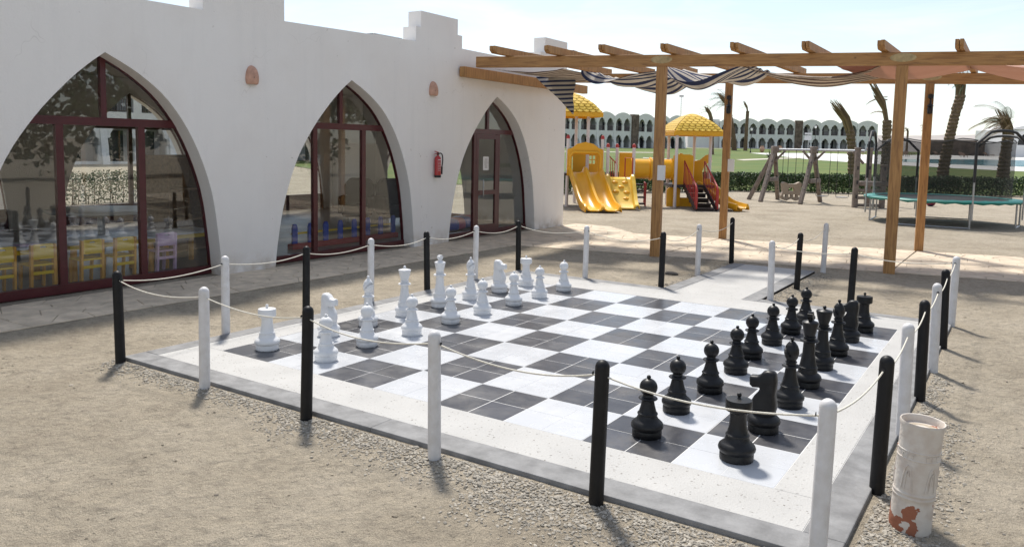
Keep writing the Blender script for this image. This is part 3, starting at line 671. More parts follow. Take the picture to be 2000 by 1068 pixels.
# ------------------------------------------------------------------ rope barrier
GROUND = -.05
posts = [  # x, y, colour, label
 (1.78, 8.62, 0, 'black barrier post at the far left end of the path'), (1.78, 7.02, 1, 'white barrier post halfway along the left side of the path'),
 (1.79, 5.60, 0, 'black barrier post where the path meets the slab, left side'), (.63, 5.60, 1, 'white barrier post on the far edge left of the path'),
 (-.50, 5.58, 0, 'black barrier post at the far left corner behind the white rook'), (-.52, 4.50, 1, 'white barrier post behind the white bishop next to the king'),
 (-.52, 3.46, 0, 'black barrier post behind the white king'), (-.52, 2.42, 1, 'white barrier post behind the white bishop next to the queen'),
 (-.53, 1.44, 0, 'black barrier post on the wall side behind the near white knight'), (-.53, .43, 1, 'white barrier post behind the near white rook'),
 (-.42, -.69, 0, 'black barrier post at the left corner of the slab'), (.72, -.69, 1, 'white barrier post second from the left corner on the gravel edge'),
 (1.85, -.70, 0, 'black barrier post in front of the nearest white pawn'), (2.98, -.71, 1, 'white barrier post in the middle of the gravel edge'),
 (4.06, -.69, 0, 'black barrier post left of the nearest black pawn'), (5.17, -.66, 1, 'large white barrier post at the near right corner cut by the frame'),
 (5.27, .35, 0, 'black barrier post left of the terracotta ash pillar'), (5.27, 1.36, 1, 'white barrier post just behind the terracotta ash pillar'),
 (5.27, 2.34, 0, 'black barrier post in the middle of the right side'), (5.27, 3.30, 1, 'white barrier post on the right side beside the black queen'),
 (5.26, 4.31, 0, 'black barrier post second from the far right corner'), (5.24, 5.50, 1, 'white barrier post at the far right corner'),
 (4.18, 5.60, 0, 'black barrier post on the far edge behind the black knight'), (3.25, 5.60, 1, 'white barrier post where the path meets the slab, right side'),
 (3.26, 6.88, 0, 'black barrier post halfway along the right side of the path'), (3.22, 8.72, 1, 'white barrier post with a rope knot at the far right end of the path')]
pm = {}
for k, (mm) in enumerate(('post_black', 'post_white')):
    pr = [(.040, -.06), (.0405, 0), (.0385, .76)] + [(.0385 * cos(a), .76 + .042 * sin(a)) for a in [pi / 16 * q for q in range(1, 8)]] + [(.001, .802)]
    me_o = MB().lathe(pr, 22); me = bpy.data.meshes.new('barrier_post'); me.from_pydata(me_o.v, [], me_o.f); me.shade_smooth(); me.set_sharp_from_angle(angle=radians(40)); me.materials.append(M[mm]); pm[k] = me
hole_me = bpy.data.meshes.new('rope_hole'); hh = MB().lathe([(.0105, 0), (.0105, .0022), (.001, .0024)], 10, M=Matrix.Rotation(pi / 2, 3, 'Y')); hole_me.from_pydata(hh.v, [], hh.f); hole_me.materials.append(M['dark_rubber'])
tops = []
for i, (x, y, c, lab) in enumerate(posts):
    o = put('barrier_post', pm[c], None, (x, y, GROUND)); o.rotation_euler = (random.uniform(-.02, .02), random.uniform(-.02, .02), random.uniform(0, 6))
    tag(o, lab, 'post', 'black and white posts of the rope barrier'); tops.append(Vector((x, y, GROUND + .725)))
    bpy.context.view_layer.update() if i == 0 else None
    for s in (-1, 1):
        j = i + s
        if 0 <= j < len(posts):
            d = Vector((posts[j][0] - x, posts[j][1] - y, 0)).normalized(); h = put('rope_hole', hole_me, o)
            inv = (Matrix.Translation(o.location) @ o.rotation_euler.to_matrix().to_4x4()).inverted()
            h.matrix_parent_inverse = inv; h.location = Vector((x, y, GROUND + .725)) + d * .0385; h.rotation_euler = (0, 0, atan2(d.y, d.x))
rp = []
sags = [.09, .10, .09, .07, .07, .06, .06, .05, .05, .05, .06, .055, .07, .07, .06, .05, .05, .05, .05, .05, .04, .05, .035, .07, .10]
for i in range(len(tops) - 1):
    for k in range(14):
        t = k / 14; p = tops[i].lerp(tops[i + 1], t); p.z -= sags[i] * 4 * t * (1 - t) * (1 + .25 * (t - .5) * (1 if i % 2 else -1)); rp.append(p)
rp.append(tops[-1]); rp += [tops[-1] + Vector((.045, .0, .0)), tops[-1] + Vector((.06, .0, -.03)), tops[-1] + Vector((.05, .01, -.06)), tops[-1] + Vector((.04, .0, -.03))]
tag(MB().tube(rp, .005, 7).build('barrier_rope', M['rope'], smooth=60), 'thin cream rope threaded through the black and white posts', 'rope')

# ------------------------------------------------------------------ chess pieces
def base_prof(r, h0=.0):
    return [(r * .90, 0), (r * .95, .006), (r * .95, .042), (r * .93, .047), (r * .95, .052), (r * 1.03, .062), (r * 1.05, .075), (r * 1.0, .090), (r * .86, .104), (r * .72, .114)]
def ring(r, z, w=.010, out=.012): return [(r, z - w), (r + out * .8, z - w * .6), (r + out, z), (r + out * .8, z + w * .6), (r, z + w)]
def ball(r, zc, n=9, a0=-.9, a1=1.35): return [(r * cos(a), zc + r * sin(a)) for a in [a0 + (a1 - a0) * k / n for k in range(n + 1)]]
def knob(z, r=.014): return [(.008, z - .012)] + ball(r, z, 6, -.9, 1.5) + [(.0008, z + r)]
def mesh_of(mb, sm=38):
    me = bpy.data.meshes.new('p'); me.from_pydata(mb.v, [], mb.f); b = bmesh.new(); b.from_mesh(me); bmesh.ops.recalc_face_normals(b, faces=b.faces); b.to_mesh(me); b.free()
    me.shade_smooth(); me.set_sharp_from_angle(angle=radians(sm)); return me
def P_pawn():
    return MB().lathe(base_prof(.100) + [(.062, .135)] + ring(.060, .150, .007, .006) + [(.056, .165), (.046, .20), (.038, .238)] + ring(.036, .250, .011, .026) + [(.034, .266), (.032, .275)] + ball(.058, .322, 10, -.9, 1.35) + knob(.388), 36)
def P_rook():
    return MB().lathe(base_prof(.106) + [(.070, .135)] + ring(.066, .152, .007, .005) + [(.061, .166), (.052, .21), (.048, .26), (.051, .288), (.064, .296), (.077, .303), (.078, .312), (.078, .362), (.075, .368), (.05, .372), (.012, .375)] + knob(.396, .014), 36)
def P_bishop():
    pr = base_prof(.100) + [(.066, .135)] + ring(.062, .152, .007, .006) + [(.058, .17), (.044, .23), (.037, .29)] + ring(.036, .302, .012, .028) + [(.034, .318)] + ring(.034, .332, .007, .008) + [(.033, .343), (.045, .365), (.053, .395), (.051, .425), (.040, .455), (.022, .478), (.012, .485)] + knob(.500, .015)
    pr2 = []
    for a, b_ in zip(pr[:-1], pr[1:]):
        n = 6 if .36 < a[1] < .48 else 1
        for k in range(n): pr2.append((a[0] + (b_[0] - a[0]) * k / n, a[1] + (b_[1] - a[1]) * k / n))
    mb = MB().lathe(pr2 + [pr[-1]], 44)
    for i, (x, y, z) in enumerate(mb.v):                              # the mitre's slanting cut
        if .37 < z < .478 and x > .0 and abs((z - .405) - (x - .02) * 1.1) < .0075: mb.v[i] = (x * .55, y * .8, z)
    return mb
def P_queen():
    return MB().lathe(base_prof(.100) + [(.070, .135)] + ring(.066, .154, .008, .006) + [(.062, .17), (.046, .25), (.040, .335)] + ring(.040, .350, .013, .030) + [(.038, .366)] + ring(.038, .378, .007, .010) + [(.038, .388), (.052, .43), (.066, .492), (.068, .500), (.064, .506), (.058, .500), (.045, .508), (.02, .518)] + knob(.534, .015), 40)
def P_king():
    mb = MB().lathe(base_prof(.102) + [(.072, .135)] + ring(.068, .156, .008, .006) + [(.064, .172), (.048, .26), (.043, .355)] + ring(.042, .370, .014, .032) + [(.040, .388)] + ring(.040, .400, .007, .010) + [(.041, .41), (.050, .45), (.062, .505), (.063, .514), (.058, .520), (.03, .530), (.016, .536), (.016, .548)], 40)
    return mb.prism([(-.012, .540), (.012, .540), (.020, .556), (.030, .560), (.030, .584), (.018, .588), (.012, .60), (-.012, .60), (-.018, .588), (-.030, .584), (-.030, .560), (-.020, .556)], .040, lambda a, b, k: (k - .020, a, b))
def P_knight():
    mb = MB().lathe(base_prof(.104) + [(.076, .118)] + ring(.074, .128, .008, .004) + [(.070, .142), (.05, .150)], 36)
    prof = [(.072, .138), (.082, .165), (.080, .20), (.062, .235), (.036, .268), (.026, .292), (.034, .303), (.062, .300), (.088, .298), (.098, .306), (.100, .345), (.094, .362), (.050, .368), (.030, .378), (.012, .402), (-.018, .412), (-.052, .410), (-.066, .398), (-.070, .378), (-.076, .35), (-.074, .30), (-.070, .25), (-.078, .20), (-.082, .17), (-.074, .138)]
    cx = sum(p[0] for p in prof) / len(prof); cz = .27; n = len(prof); layers = []
    for k, sc in ((-.050, .80), (-.040, .93), (-.024, 1.0), (.024, 1.0), (.040, .93), (.050, .80)):
        layers.append([(cx + (x - cx) * sc, k * (1.0 if z < .28 else .82), cz + (z - cz) * (sc if z > .2 else 1)) for x, z in prof])
    o = len(mb.v)
    for l in layers: mb.v += l
    mb.f += [(o + a * n + k, o + a * n + (k + 1) % n, o + (a + 1) * n + (k + 1) % n, o + (a + 1) * n + k) for a in range(5) for k in range(n)]
    T = geometry.tessellate_polygon([[Vector((x, z, 0)) for x, z in prof]])
    mb.f += [tuple(o + i for i in t) for t in T] + [tuple(o + 5 * n + i for i in t) for t in T]
    return mb
builders = {'pawn': P_pawn, 'rook': P_rook, 'knight': P_knight, 'bishop': P_bishop, 'queen': P_queen, 'king': P_king}
pm2 = {}
for k, f in builders.items():
    for c, mm in (('white', 'piece_white'), ('black', 'piece_black')):
        me = mesh_of(f(), 40); me.name = 'chess_' + k; me.materials.append(M[mm]); pm2[k, c] = me
def chess(kind, col, i, j, label, dx=0, dy=0, rz=None):
    o = put('chess_' + kind, pm2[kind, col], None, (.6 * i + .3 + dx, .6 * j + .3 + dy, .0006)); o.rotation_euler = (0, 0, rz if rz is not None else (0 if col == 'white' else pi))
    return tag(o, label, 'chess piece', col + ' giant chess pieces')
order_w = ['rook', 'knight', 'bishop', 'queen', 'king', 'bishop', 'knight', 'rook']; order_b = ['rook', 'knight', 'bishop', 'king', 'queen', 'bishop', 'knight', 'rook']
lw = ['white rook nearest the camera at the left corner', 'white knight nearest the camera next to the near rook', 'white bishop between the near knight and the white queen', 'white queen with a flat flared crown', 'white king with a cross on its crown', 'white bishop between the white king and the far knight', 'white knight farthest from the camera', 'white rook farthest from the camera at the far corner']
lb_ = ['black rook nearest the camera at the near corner', 'black knight nearest the camera right behind the near rook', 'black bishop between the near knight and the black king', 'black king with a cross on its crown', 'black queen with a flat flared crown', 'black bishop just beyond the black queen', 'black knight farthest from the camera', 'black rook farthest from the camera at the right corner']
wj = [(-.03, -.03), (.02, .06), (.02, .0), (.0, -.02), (-.01, .0), (.0, -.02), (.0, .0), (.02, .0)]
for j in range(8):
    chess(order_w[j], 'white', 0, j, lw[j], *wj[j]); chess(order_b[j], 'black', 7, j, lb_[j], random.uniform(-.03, .03) if j else .0, random.uniform(-.03, .03) if j else -.01)
names = ['nearest the camera', 'second nearest', 'third nearest', 'fourth nearest', 'fifth nearest', 'sixth nearest', 'second farthest', 'farthest from the camera']
pw = [(.05, .03), (-.02, .0), (.02, -.02), (.0, .02), (.0, -.01), (.0, .02), (.0, .0), (.0, .0)]
for j in range(8):
    chess('pawn', 'white', 1, j, 'white pawn %s in the row of white pawns' % names[j], *pw[j]); chess('pawn', 'black', 6, j, 'black pawn %s in the row of black pawns' % names[j], random.uniform(-.03, .03), random.uniform(-.03, .03))

# ------------------------------------------------------------------ terracotta ash pillar
pot = thing('ash_pillar', 'whitewashed terracotta ash pillar with chipped base and carved relief', 'ashtray', (5.47, .04, -.045), rz=.5)
pot.rotation_euler = (radians(1.5), radians(2.5), .5)
pp = [(.098, 0), (.100, .01), (.098, .06), (.096, .16)] + ring(.096, .185, .006, .003) + ring(.096, .205, .006, .003) + [(.096, .22), (.097, .36)] + ring(.097, .385, .005, .003) + ring(.097, .425, .005, .003) + [(.097, .44), (.098, .52), (.102, .545), (.105, .558), (.103, .568), (.098, .566), (.094, .552), (.092, .53)]
MB().lathe(pp, 40).build('shell', M['whitewash'], pot, smooth=50)
rel = MB()
def onp(a, z, r=.0985): return (r * cos(a), r * sin(a), z)
for a0 in (-2.4, -1.2, 0, 1.2, 2.4):
    rel.tube([onp(a0 - .28, .23), onp(a0 - .20, .30), onp(a0 - .12, .345), onp(a0, .355), onp(a0 + .12, .345), onp(a0 + .2, .30), onp(a0 + .28, .23)], .0035, 5)
    rel.tube([onp(a0 - .10, .23), onp(a0 - .05, .31), onp(a0 + .02, .33), onp(a0 + .10, .30)], .003, 5)
    for q in range(3): rel.tube([onp(a0 - .4 + q * .28, .393), onp(a0 - .4 + q * .28, .415), onp(a0 - .26 + q * .28, .415)], .0028, 5)
rel.build('carved_relief', M['whitewash'], pot, smooth=50)
MB().lathe([(.091, .528), (.06, .531), (.02, .529), (.001, .530)], 24).build('sand_fill', M['mortar'], pot, smooth=60)
so = MB(); random.seed(5)
so.lathe(catmull([(.09, 0), (.11, .025), (.08, .055), (.02, .07)], 3), 10, M=Matrix.Diagonal((1, .55, .8)).to_3x3())
tag(so.build('rock', M['deadwood'], loc=(1.40, 6.95, -.05), smooth=30), 'single dark stone lying on the sand by the path', 'stone')

# ------------------------------------------------------------------ lawn, paths, pool
def lawn_sheet(name, m, pts, dz, parent=None, kind='structure'):
    """pts in site axes (u, d); follows the slope"""
    pts = [(u, d) for u, d in pts]; mb = MB(); us = [p[0] for p in pts]; ds = [p[1] for p in pts]; step = max(4, (max(ds) - min(ds)) / 24)
    k = min(ds)
    while k < max(ds) - 1e-6:
        st = 1.0 if k < 46 else step
        q = clip(clip(pts, 0, -1, -k), 0, 1, k + st)
        if len(q) > 2:
            o = len(mb.v)
            for u, d in q: w = UD(u, d); mb.v.append((w.x, w.y, gz(w.x, w.y) + dz))
            mb.f.append(tuple(range(o, o + len(q))))
        k += st
    o = mb.build(name, m, parent, fix=False)
    if kind: tag(o, kind=kind)
    return o
lawn_sheet('lawn', M['lawn'], [(-6, 38.3), (60, 38.3), (130, 150), (130, 184), (-30, 184), (-30, 80)], .03)
lawn_sheet('pool_deck', M['pool_deck'], [(36.4, 95.8), (38.7, 84.4), (42.3, 75.1), (45.7, 70.5), (70, 68), (112, 140), (112, 165), (62.8, 137), (54.5, 141), (39.2, 131)][::1], .05)
lawn_sheet('pool_water', M['water'], [(46.3, 95.2), (49, 88.1), (52.4, 84.4), (54.4, 84), (62, 85), (78, 116), (66.6, 114.4), (51.9, 106.8)], .07)
for pts in ([(25.4, 87), (39, 104.6), (39, 107), (25.4, 90.2)], [(4, 111.6), (21.3, 117), (24, 121), (21.3, 120.6), (4, 115)], [(14.5, 88.5), (20.6, 81.2), (20.8, 83), (15, 91)], [(12, 172), (46, 172), (46, 175.5), (12, 175.5)]):
    lawn_sheet('path', M['path'], pts, .055)

# ------------------------------------------------------------------ leaves
def leaf_mass(rng, spots, size, mb=None):
    mb = mb or MB()
    for p in spots:
        a = rng.uniform(0, 6.3); t = rng.uniform(-1.1, 1.1); s = size * rng.uniform(.6, 1.25)
        x = Vector((cos(a) * cos(t), sin(a) * cos(t), sin(t))); y = x.cross(Vector((rng.uniform(-1, 1), rng.uniform(-1, 1), rng.uniform(-1, 1))))
        if y.length < .1: continue
        y.normalize(); z = x.cross(y) * s * .18; p = Vector(p)
        mb.add([p, p + x * s * .5 + y * s * .32 + z, p + x * s, p + x * s * .5 - y * s * .32 + z], [(0, 1, 2), (0, 2, 3)])
    return mb
def hedge(a, b, h, w, n, label, size=.095, seed=0, base=None):
    rng = random.Random(seed); a = Vector(a); b = Vector(b); d = b - a; L = d.length; d.normalize(); s = Vector((-d.y, d.x, 0)); mid = (a + b) / 2
    zb = base if base is not None else gz(mid.x, mid.y)
    t = thing('hedge', label, 'hedge', (mid.x, mid.y, zb), group='clipped hedges'); c1, c2 = [], []
    for _ in range(n):
        x = rng.uniform(-L / 2, L / 2); hh = h * (1 + .10 * noise.noise(Vector((x * .9, seed, 0))) + .06 * noise.noise(Vector((x * 4, seed, 3)))); z = hh * (rng.random() ** .75); prof = w / 2 * (.75 + .35 * sin(min(1, z / hh + .15) * 2.6)) * (1 + .2 * noise.noise(Vector((x * 2.5, z * 3, seed))))
        y = prof * (1 if rng.random() < .5 else -1) * rng.uniform(.55, 1.05) if rng.random() < .75 else rng.uniform(-prof, prof)
        if z < .35 * hh and rng.random() < .35 + .4 * noise.noise(Vector((x * 3, z * 6, 1))): continue
        p = d * x + s * y + Vector((0, 0, z))
        (c2 if (rng.random() < (.055 if z < hh * .6 else .004)) else c1).append(p)
    tag(leaf_mass(rng, c1, size).build('foliage', M['leaf'], t, fix=False), kind='stuff'); tag(leaf_mass(rng, c2, size * .8).build('dry_foliage', M['leaf_pale'], t, fix=False), kind='stuff')
    st = MB()
    for _ in range(int(L * 5)):
        x = rng.uniform(-L / 2, L / 2); p = d * x + s * rng.uniform(-.15, .15); st.tube([p, p + Vector((rng.uniform(-.1, .1), rng.uniform(-.1, .1), h * .8))], .012, 4, False)
    tag(st.build('stems', M['bark'], t, fix=False), kind='stuff')
hedge(UD(-.6, 31.0), UD(10.9, 38.0), .86, .8, 24000, 'clipped green hedge behind the yellow slide', seed=1)
hedge(UD(10.8, 37.6), UD(21.0, 37.3), .88, .8, 22000, 'clipped green hedge behind the swings', seed=2)
hedge(UD(20.9, 37.35), UD(36, 38.0), .88, .8, 20000, 'clipped green hedge behind the trampoline', seed=3)
hedge((-16.6, -1.5, 0), (-16.3, 13.5, 0), .95, .9, 13000, 'clipped hedge seen through the first arch window', size=.085, seed=4)

rgb_ = random.Random(21); sp = []
for k in range(16):
    cx, cy = 23 + rgb_.uniform(-2, 2), -14 + 2.9 * k; H_ = rgb_.uniform(4.5, 7)
    for c_ in range(9):
        ox, oy, oz = cx + rgb_.uniform(-1.6, 1.6), cy + rgb_.uniform(-1.9, 1.9), H_ * rgb_.uniform(.2, .85)
        for _ in range(130): v = Vector((rgb_.gauss(0, 1), rgb_.gauss(0, 1), rgb_.gauss(0, .8))).normalized() * rgb_.uniform(.6, 1.15); sp.append((ox + v.x, oy + v.y, max(.1, oz + v.z)))
tag(leaf_mass(rgb_, sp, .42).build('tree_belt', M['leaf'], fix=False), 'dense belt of trees mirrored in the arch windows', 'trees', kind='stuff')

# ------------------------------------------------------------------ hotel wings
BW = 4.34
KEY = [(-.70, 0), (-.70, .95), (-.80, 1.0), (-.80, 1.25), (-.74, 1.45), (-.60, 1.52), (-.60, 1.75), (-.42, 2.08), (0, 2.42), (.42, 2.08), (.60, 1.75), (.60, 1.52), (.74, 1.45), (.80, 1.25), (.80, 1.0), (.70, .95), (.70, 0)]
def bay_meshes():
    top = [(x * BW, 6.15 + .78 * max(0, sin(pi * x)) ** .8) for x in [k / 16 for k in range(17)]]
    outer = [(0, -.6)] + [(BW, -.6)] + top[::-1]
    holes = [[(cx + x * 1.14, z0 + z * 1.04) for x, z in KEY] for cx in (1.12, BW - 1.12) for z0 in (.05, 3.30)]
    wall = MB().prism(outer, .32, lambda a, b, k: (a, k, b), holes)
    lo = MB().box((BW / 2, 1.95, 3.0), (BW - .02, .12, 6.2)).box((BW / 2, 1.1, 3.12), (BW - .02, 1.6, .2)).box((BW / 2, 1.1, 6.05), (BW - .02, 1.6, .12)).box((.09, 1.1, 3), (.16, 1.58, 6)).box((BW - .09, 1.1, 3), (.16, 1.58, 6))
    dr = MB().box((0, 0, 1.05), (1.0, .05, 2.1)); rl = MB()
    for cx in (1.12, BW - 1.12):
        rl.box((cx, .12, 4.15), (1.44, .05, .06)).box((cx, .12, 3.38), (1.44, .05, .05))
        for k in range(10): rl.box((cx - .66 + k * .147, .12, 3.76), (.03, .03, .76))
    pil = MB().prism([(0, -.6), (0, 6.2), (-.10, 6.2), (-.10, 2.2), (-.22, 1.5), (-.34, 1.1), (-.36, .6), (-.60, .2), (-.62, -.6)], .42, lambda a, b, k: (k - .21, a, b))
    out = {}
    for n, mb, mm in (('wall', wall, 'hotel'), ('loggia', lo, 'hotel_in'), ('door', dr, 'hotel_dark'), ('railing', rl, 'rail'), ('pilaster', pil, 'hotel')):
        me = mesh_of(mb, 30); me.name = n; me.materials.append(M[mm]); out[n] = me
    return out
BAY = bay_meshes()
def wing(label, a, b, nb, extra=None):
    """a, b: ends in world; bays run from a to b, the front on the right-hand side of that run"""
    a = Vector(a); d = (Vector(b) - a); d.z = 0; d.normalize(); z0 = gz(*(a + d * nb * BW / 2).xy) + .1
    t = thing('hotel_wing', label, 'building', (a.x, a.y, z0), atan2(d.y, d.x), 'two storey hotel wings'); x = 0
    for k in range(nb):
        if extra and k == extra:
            MB().box((x + .85, .1, 3.0), (1.7, .9, 7.3)).build('stone_strip', M['stone_strip'], t); x += 1.7
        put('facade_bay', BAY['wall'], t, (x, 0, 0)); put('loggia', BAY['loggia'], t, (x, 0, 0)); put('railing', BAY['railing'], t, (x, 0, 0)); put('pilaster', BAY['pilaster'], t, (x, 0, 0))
        for cx, w in ((1.0, 0), (BW - 1.3, 0)):
            for zz in (.0, 3.22): put('door', BAY['door'], t, (x + cx + (.25 if (k + int(zz)) % 2 else -.1), 1.86, zz))
        x += BW
    put('pilaster', BAY['pilaster'], t, (x, 0, 0))
    MB().box((x / 2, 5.9, 2.9), (x - .04, 7.8, 6.1)).build('rear_block', M['hotel'], t)
    return t
wing('hotel wing with scalloped parapet behind the yellow slide tower', UD(1.6, 142.5), UD(35.4, 165), 9, 6)
wing('hotel wing with scalloped parapet and rubble strip behind the swings', UD(48.3, 185), UD(90, 185), 8, 4)
blk = thing('hotel_stair_block', 'plain white hotel stair block between the two scalloped wings', 'building', UD(44.6, 186, gz(*UD(44.6, 186).xy)), UDROT)
MB().box((0, 3.5, 3.2), (7.4, 7, 7.0)).build('block', M['hotel'], blk, bevel=.1); MB().box((2.3, -.03, 3.4), (.25, .1, 5.4)).build('slit_window', M['hotel_dark'], blk)
wing('hotel wing with two rows of arches seen through the first arch window', (-50, 3, 0), (-38, 52, 0), 11)

# far right: brown wall, house with dome, hills, mast
fw_ = thing('garden_wall', 'long low brown stone wall beyond the pool', 'wall', UD(90, 148, gz(*UD(90, 148).xy)), UDROT)
MB().box((0, 0, 1.2), (24, .6, 3.0)).build('wall', M['brownwall'], fw_); MB().box((0, 0, 2.78), (24.2, .8, .14)).build('coping', M['brownwall'], fw_)
hs = thing('domed_house', 'pale house with a dark arched opening at the far right edge', 'building', UD(97, 142, gz(*UD(97, 142).xy)), UDROT)
out = [(-9, -.5), (9, -.5), (9, 4.6), (5, 5.6), (1, 6.2), (-4, 6.0), (-9, 4.9)]
MB().prism(out, 9, lambda a, b, k: (a, k, b), [[(-4.6 + 2.0 * cos(t), 2.2 + 2.2 * sin(t)) for t in [pi * k / 12 for k in range(13)]]]).build('wall', M['hotel'], hs)
MB().box((-4.6, 2, 2.6), (5, .2, 5)).build('recess', M['hotel_dark'], hs); MB().box((-3.4, -.04, 1.0), (.9, .1, 2.0)).build('door', M['pool_deck'], hs)
hl = MB(); NR = 60
for i in range(NR + 1):
    f = i / NR; u = 1150 + 2400 * f; z = 88 + 26 * noise.noise(Vector((f * 4.1, 2, 0))) + 12 * noise.noise(Vector((f * 13, 5, 0))); z = max(2, z * min(1, f * 7) ** .7 * min(1, (1 - f) * 5))
    for k, (dd, zz) in enumerate(((3000, 0), (3150, z * .5), (3350, z), (4200, z * .6))): hl.v.append(tuple(UD(u * (1 + k * .02), dd, zz + (6 * noise.noise(Vector((i * .7, k * 2, 4))) if k else 0))))
hl.f = [(i * 4 + k, (i + 1) * 4 + k, (i + 1) * 4 + k + 1, i * 4 + k + 1) for i in range(NR) for k in range(3)]
tag(hl.build('hills', M['hill'], fix=True), kind='structure')
ms = thing('radio_mast', 'thin pale lattice radio mast on the horizon', 'mast', UD(84, 400, 2.5), UDROT)
mm_ = MB(); H = 26.5
for x, y in ((-.4, -.4), (.4, -.4), (0, .45)): mm_.tube([(x, y, 0), (x * .7, y * .7, H)], .06, 4)
for k in range(26):
    z = k * 1.0; s = 1 - .3 * z / H; mm_.tube([(-.4 * s, -.4 * s, z), (.4 * s, -.4 * s, z + 1)], .035, 3).tube([(.4 * s, -.4 * s, z), (0, .45 * s, z + 1)], .035, 3)
mm_.build('lattice', M['mast'], ms, fix=False); MB().box((0, 0, H), (2.2, .5, .9)).build('antenna', M['mast'], ms)

# ------------------------------------------------------------------ palms
def palm(u, d, h, lean, label, r=.22, spike=1.6, fan=0, green=0, blow=(-1, 0), seed=0, slim=1.0, big=1.0):
    rng = random.Random(seed); w = UD(u, d); z0 = gz(w.x, w.y); t = thing('palm_tree', label, 'palm tree', (w.x, w.y, z0), UDROT, 'wind-blown palms')
    tr = MB(); n = 12; rings = int(h / .11); lx, ly = lean
    def ax(q): return Vector((lx * q ** 1.6, ly * q ** 1.6, h * q))
    rows = []
    for k in range(rings + 1):
        q = k / rings; c = ax(q); rr = r * (1.15 - .35 * q ** .7) * (1.12 if q > .82 else 1) * (1 + (.10 if k % 2 else -.05)); rows.append(len(tr.v))
        for i in range(n): a = 2 * pi * (i + .5 * (k % 2)) / n; tr.v.append((c.x + rr * cos(a) * (1 + rng.uniform(-.08, .08)), c.y + rr * sin(a) * (1 + rng.uniform(-.08, .08)), c.z))
    for k in range(rings):
        for i in range(n): tr.f.append((rows[k] + i, rows[k] + (i + 1) % n, rows[k + 1] + (i + 1) % n, rows[k + 1] + i))
    tr.build('trunk', M['bark'], t, fix=False)
    top = ax(1); dirn = (ax(1) - ax(.85)).normalized(); bx = Vector((blow[0], blow[1], 0))
    sp_ = MB()
    for k in range(60):                                              # tied bundle of leaf stalks
        a = rng.uniform(0, 6.3); rr = r * .75 * slim * rng.random() ** .5; p0 = top - dirn * .25 + Vector((cos(a) * rr, sin(a) * rr, 0)); L = spike * rng.uniform(.65, 1.05)
        p1 = p0 + dirn * L * .5 + bx * L * .10 + Vector((cos(a), sin(a), 0)) * .03; p2 = p0 + dirn * L * .95 + bx * L * .38 + Vector((cos(a) * .08, sin(a) * .08, 0)); sp_.tube([p0, p1, p2], [.040, .034, .012], 4, False)
    sp_.build('leaf_bundle', M['frond_dry'], t, fix=False)
    def frond(mb, p, az, el, L, droop):
        pts = []; dr = Vector((cos(az) * cos(el), sin(az) * cos(el), sin(el))); q = p.copy()
        for k in range(11): pts.append(q.copy()); q = q + dr * (L / 10); dr = (dr + Vector((bx.x * .05, bx.y * .05, -droop))).normalized()
        mb.tube(pts, [.02 * (1 - .8 * k / 10) for k in range(11)], 4, False)
        for k in range(1, 11):
            tdir = (pts[k] - pts[k - 1]).normalized(); sd = tdir.cross(Vector((0, 0, 1)));
            if sd.length < .05: sd = Vector((1, 0, 0))
            sd.normalize()
            for s in (-1, 1):
                for o in (0, .33, .66):
                    b0 = pts[k - 1].lerp(pts[k], o); l = L * .24 * (1 - .55 * abs(k / 10 - .4)) * rng.uniform(.7, 1.1); e = b0 + (sd * s * .55 + tdir * .8 + Vector((0, 0, -.45))).normalized() * l
                    mb.add([b0 - tdir * .015, b0 + tdir * .015, e], [(0, 1, 2)])
    if fan:
        for mt, cnt in (('frond', green), ('frond_dry', fan - green)):
            if cnt <= 0: continue
            fb = MB()
            for k in range(cnt):
                az = atan2(blow[1], blow[0]) + rng.gauss(0, .75); frond(fb, top + dirn * spike * rng.uniform(.0, .6), az, rng.uniform(.0, 1.2), rng.uniform(1.3, 2.3) * (h / 6) ** .5 * big, rng.uniform(.10, .2))
            fb.build('fronds', M[mt], t, fix=False)
    return t
palm(28.6, 114, 5.4, (-.3, 0), 'bare palm with one drooping frond left of the second far pergola post', .30, 1.8, 4, 0, seed=1)
palm(43.0, 154, 8.0, (-1.4, 0), 'green palm with fronds blown left behind the far pergola post', .45, 3.6, 26, 22, seed=2, big=1.7)
palm(44.6, 152, 7.6, (.1, 0), 'slim bare palm trunk with a tuft right of the far pergola post', .34, 2.2, 2, 0, seed=3, slim=.5)
palm(20.5, 47.5, 3.15, (-.35, 0), 'thick palm leaning left with bundled leaf stalks behind the swings', .27, 2.05, 0, 0, seed=4, slim=1.1)
palm(22.2, 47.0, 3.75, (-.1, 0), 'tall palm with a thin leaning spear left of the second near pergola post', .27, 2.6, 3, 0, seed=5, slim=.45)
palm(25.6, 47.0, 5.3, (.75, 0), 'tallest palm trunk right of the second far pergola post', .30, 1.9, 6, 2, seed=6)
palm(29.2, 47.0, 3.1, (.15, 0), 'palm with brown fronds blown left at the right edge', .33, 1.7, 26, 7, seed=7, big=1.45)
palm(93.0, 187, 4.8, (0, 0), 'small distant palm seen left through the trampoline net', .25, 1, 9, 6, seed=8)
palm(95.5, 184, 5.2, (.2, 0), 'small distant palm seen next to another through the net', .25, 1, 9, 6, seed=9)
sh = thing('shrub', 'small spiky green shrub on the lawn by the path', 'shrub', UD(32.8, 101, gz(*UD(32.8, 101).xy)), 0); fb = MB(); rg = random.Random(2)
for k in range(60):
    a = rg.uniform(0, 6.3); e = rg.uniform(.3, 1.4); dr = Vector((cos(a) * cos(e), sin(a) * cos(e), sin(e))); sd = dr.cross(Vector((0, 0, 1))).normalized() * .05; fb.add([-sd, sd, dr * rg.uniform(.8, 1.4)], [(0, 1, 2)])
fb.build('blades', M['frond'], sh, fix=False)

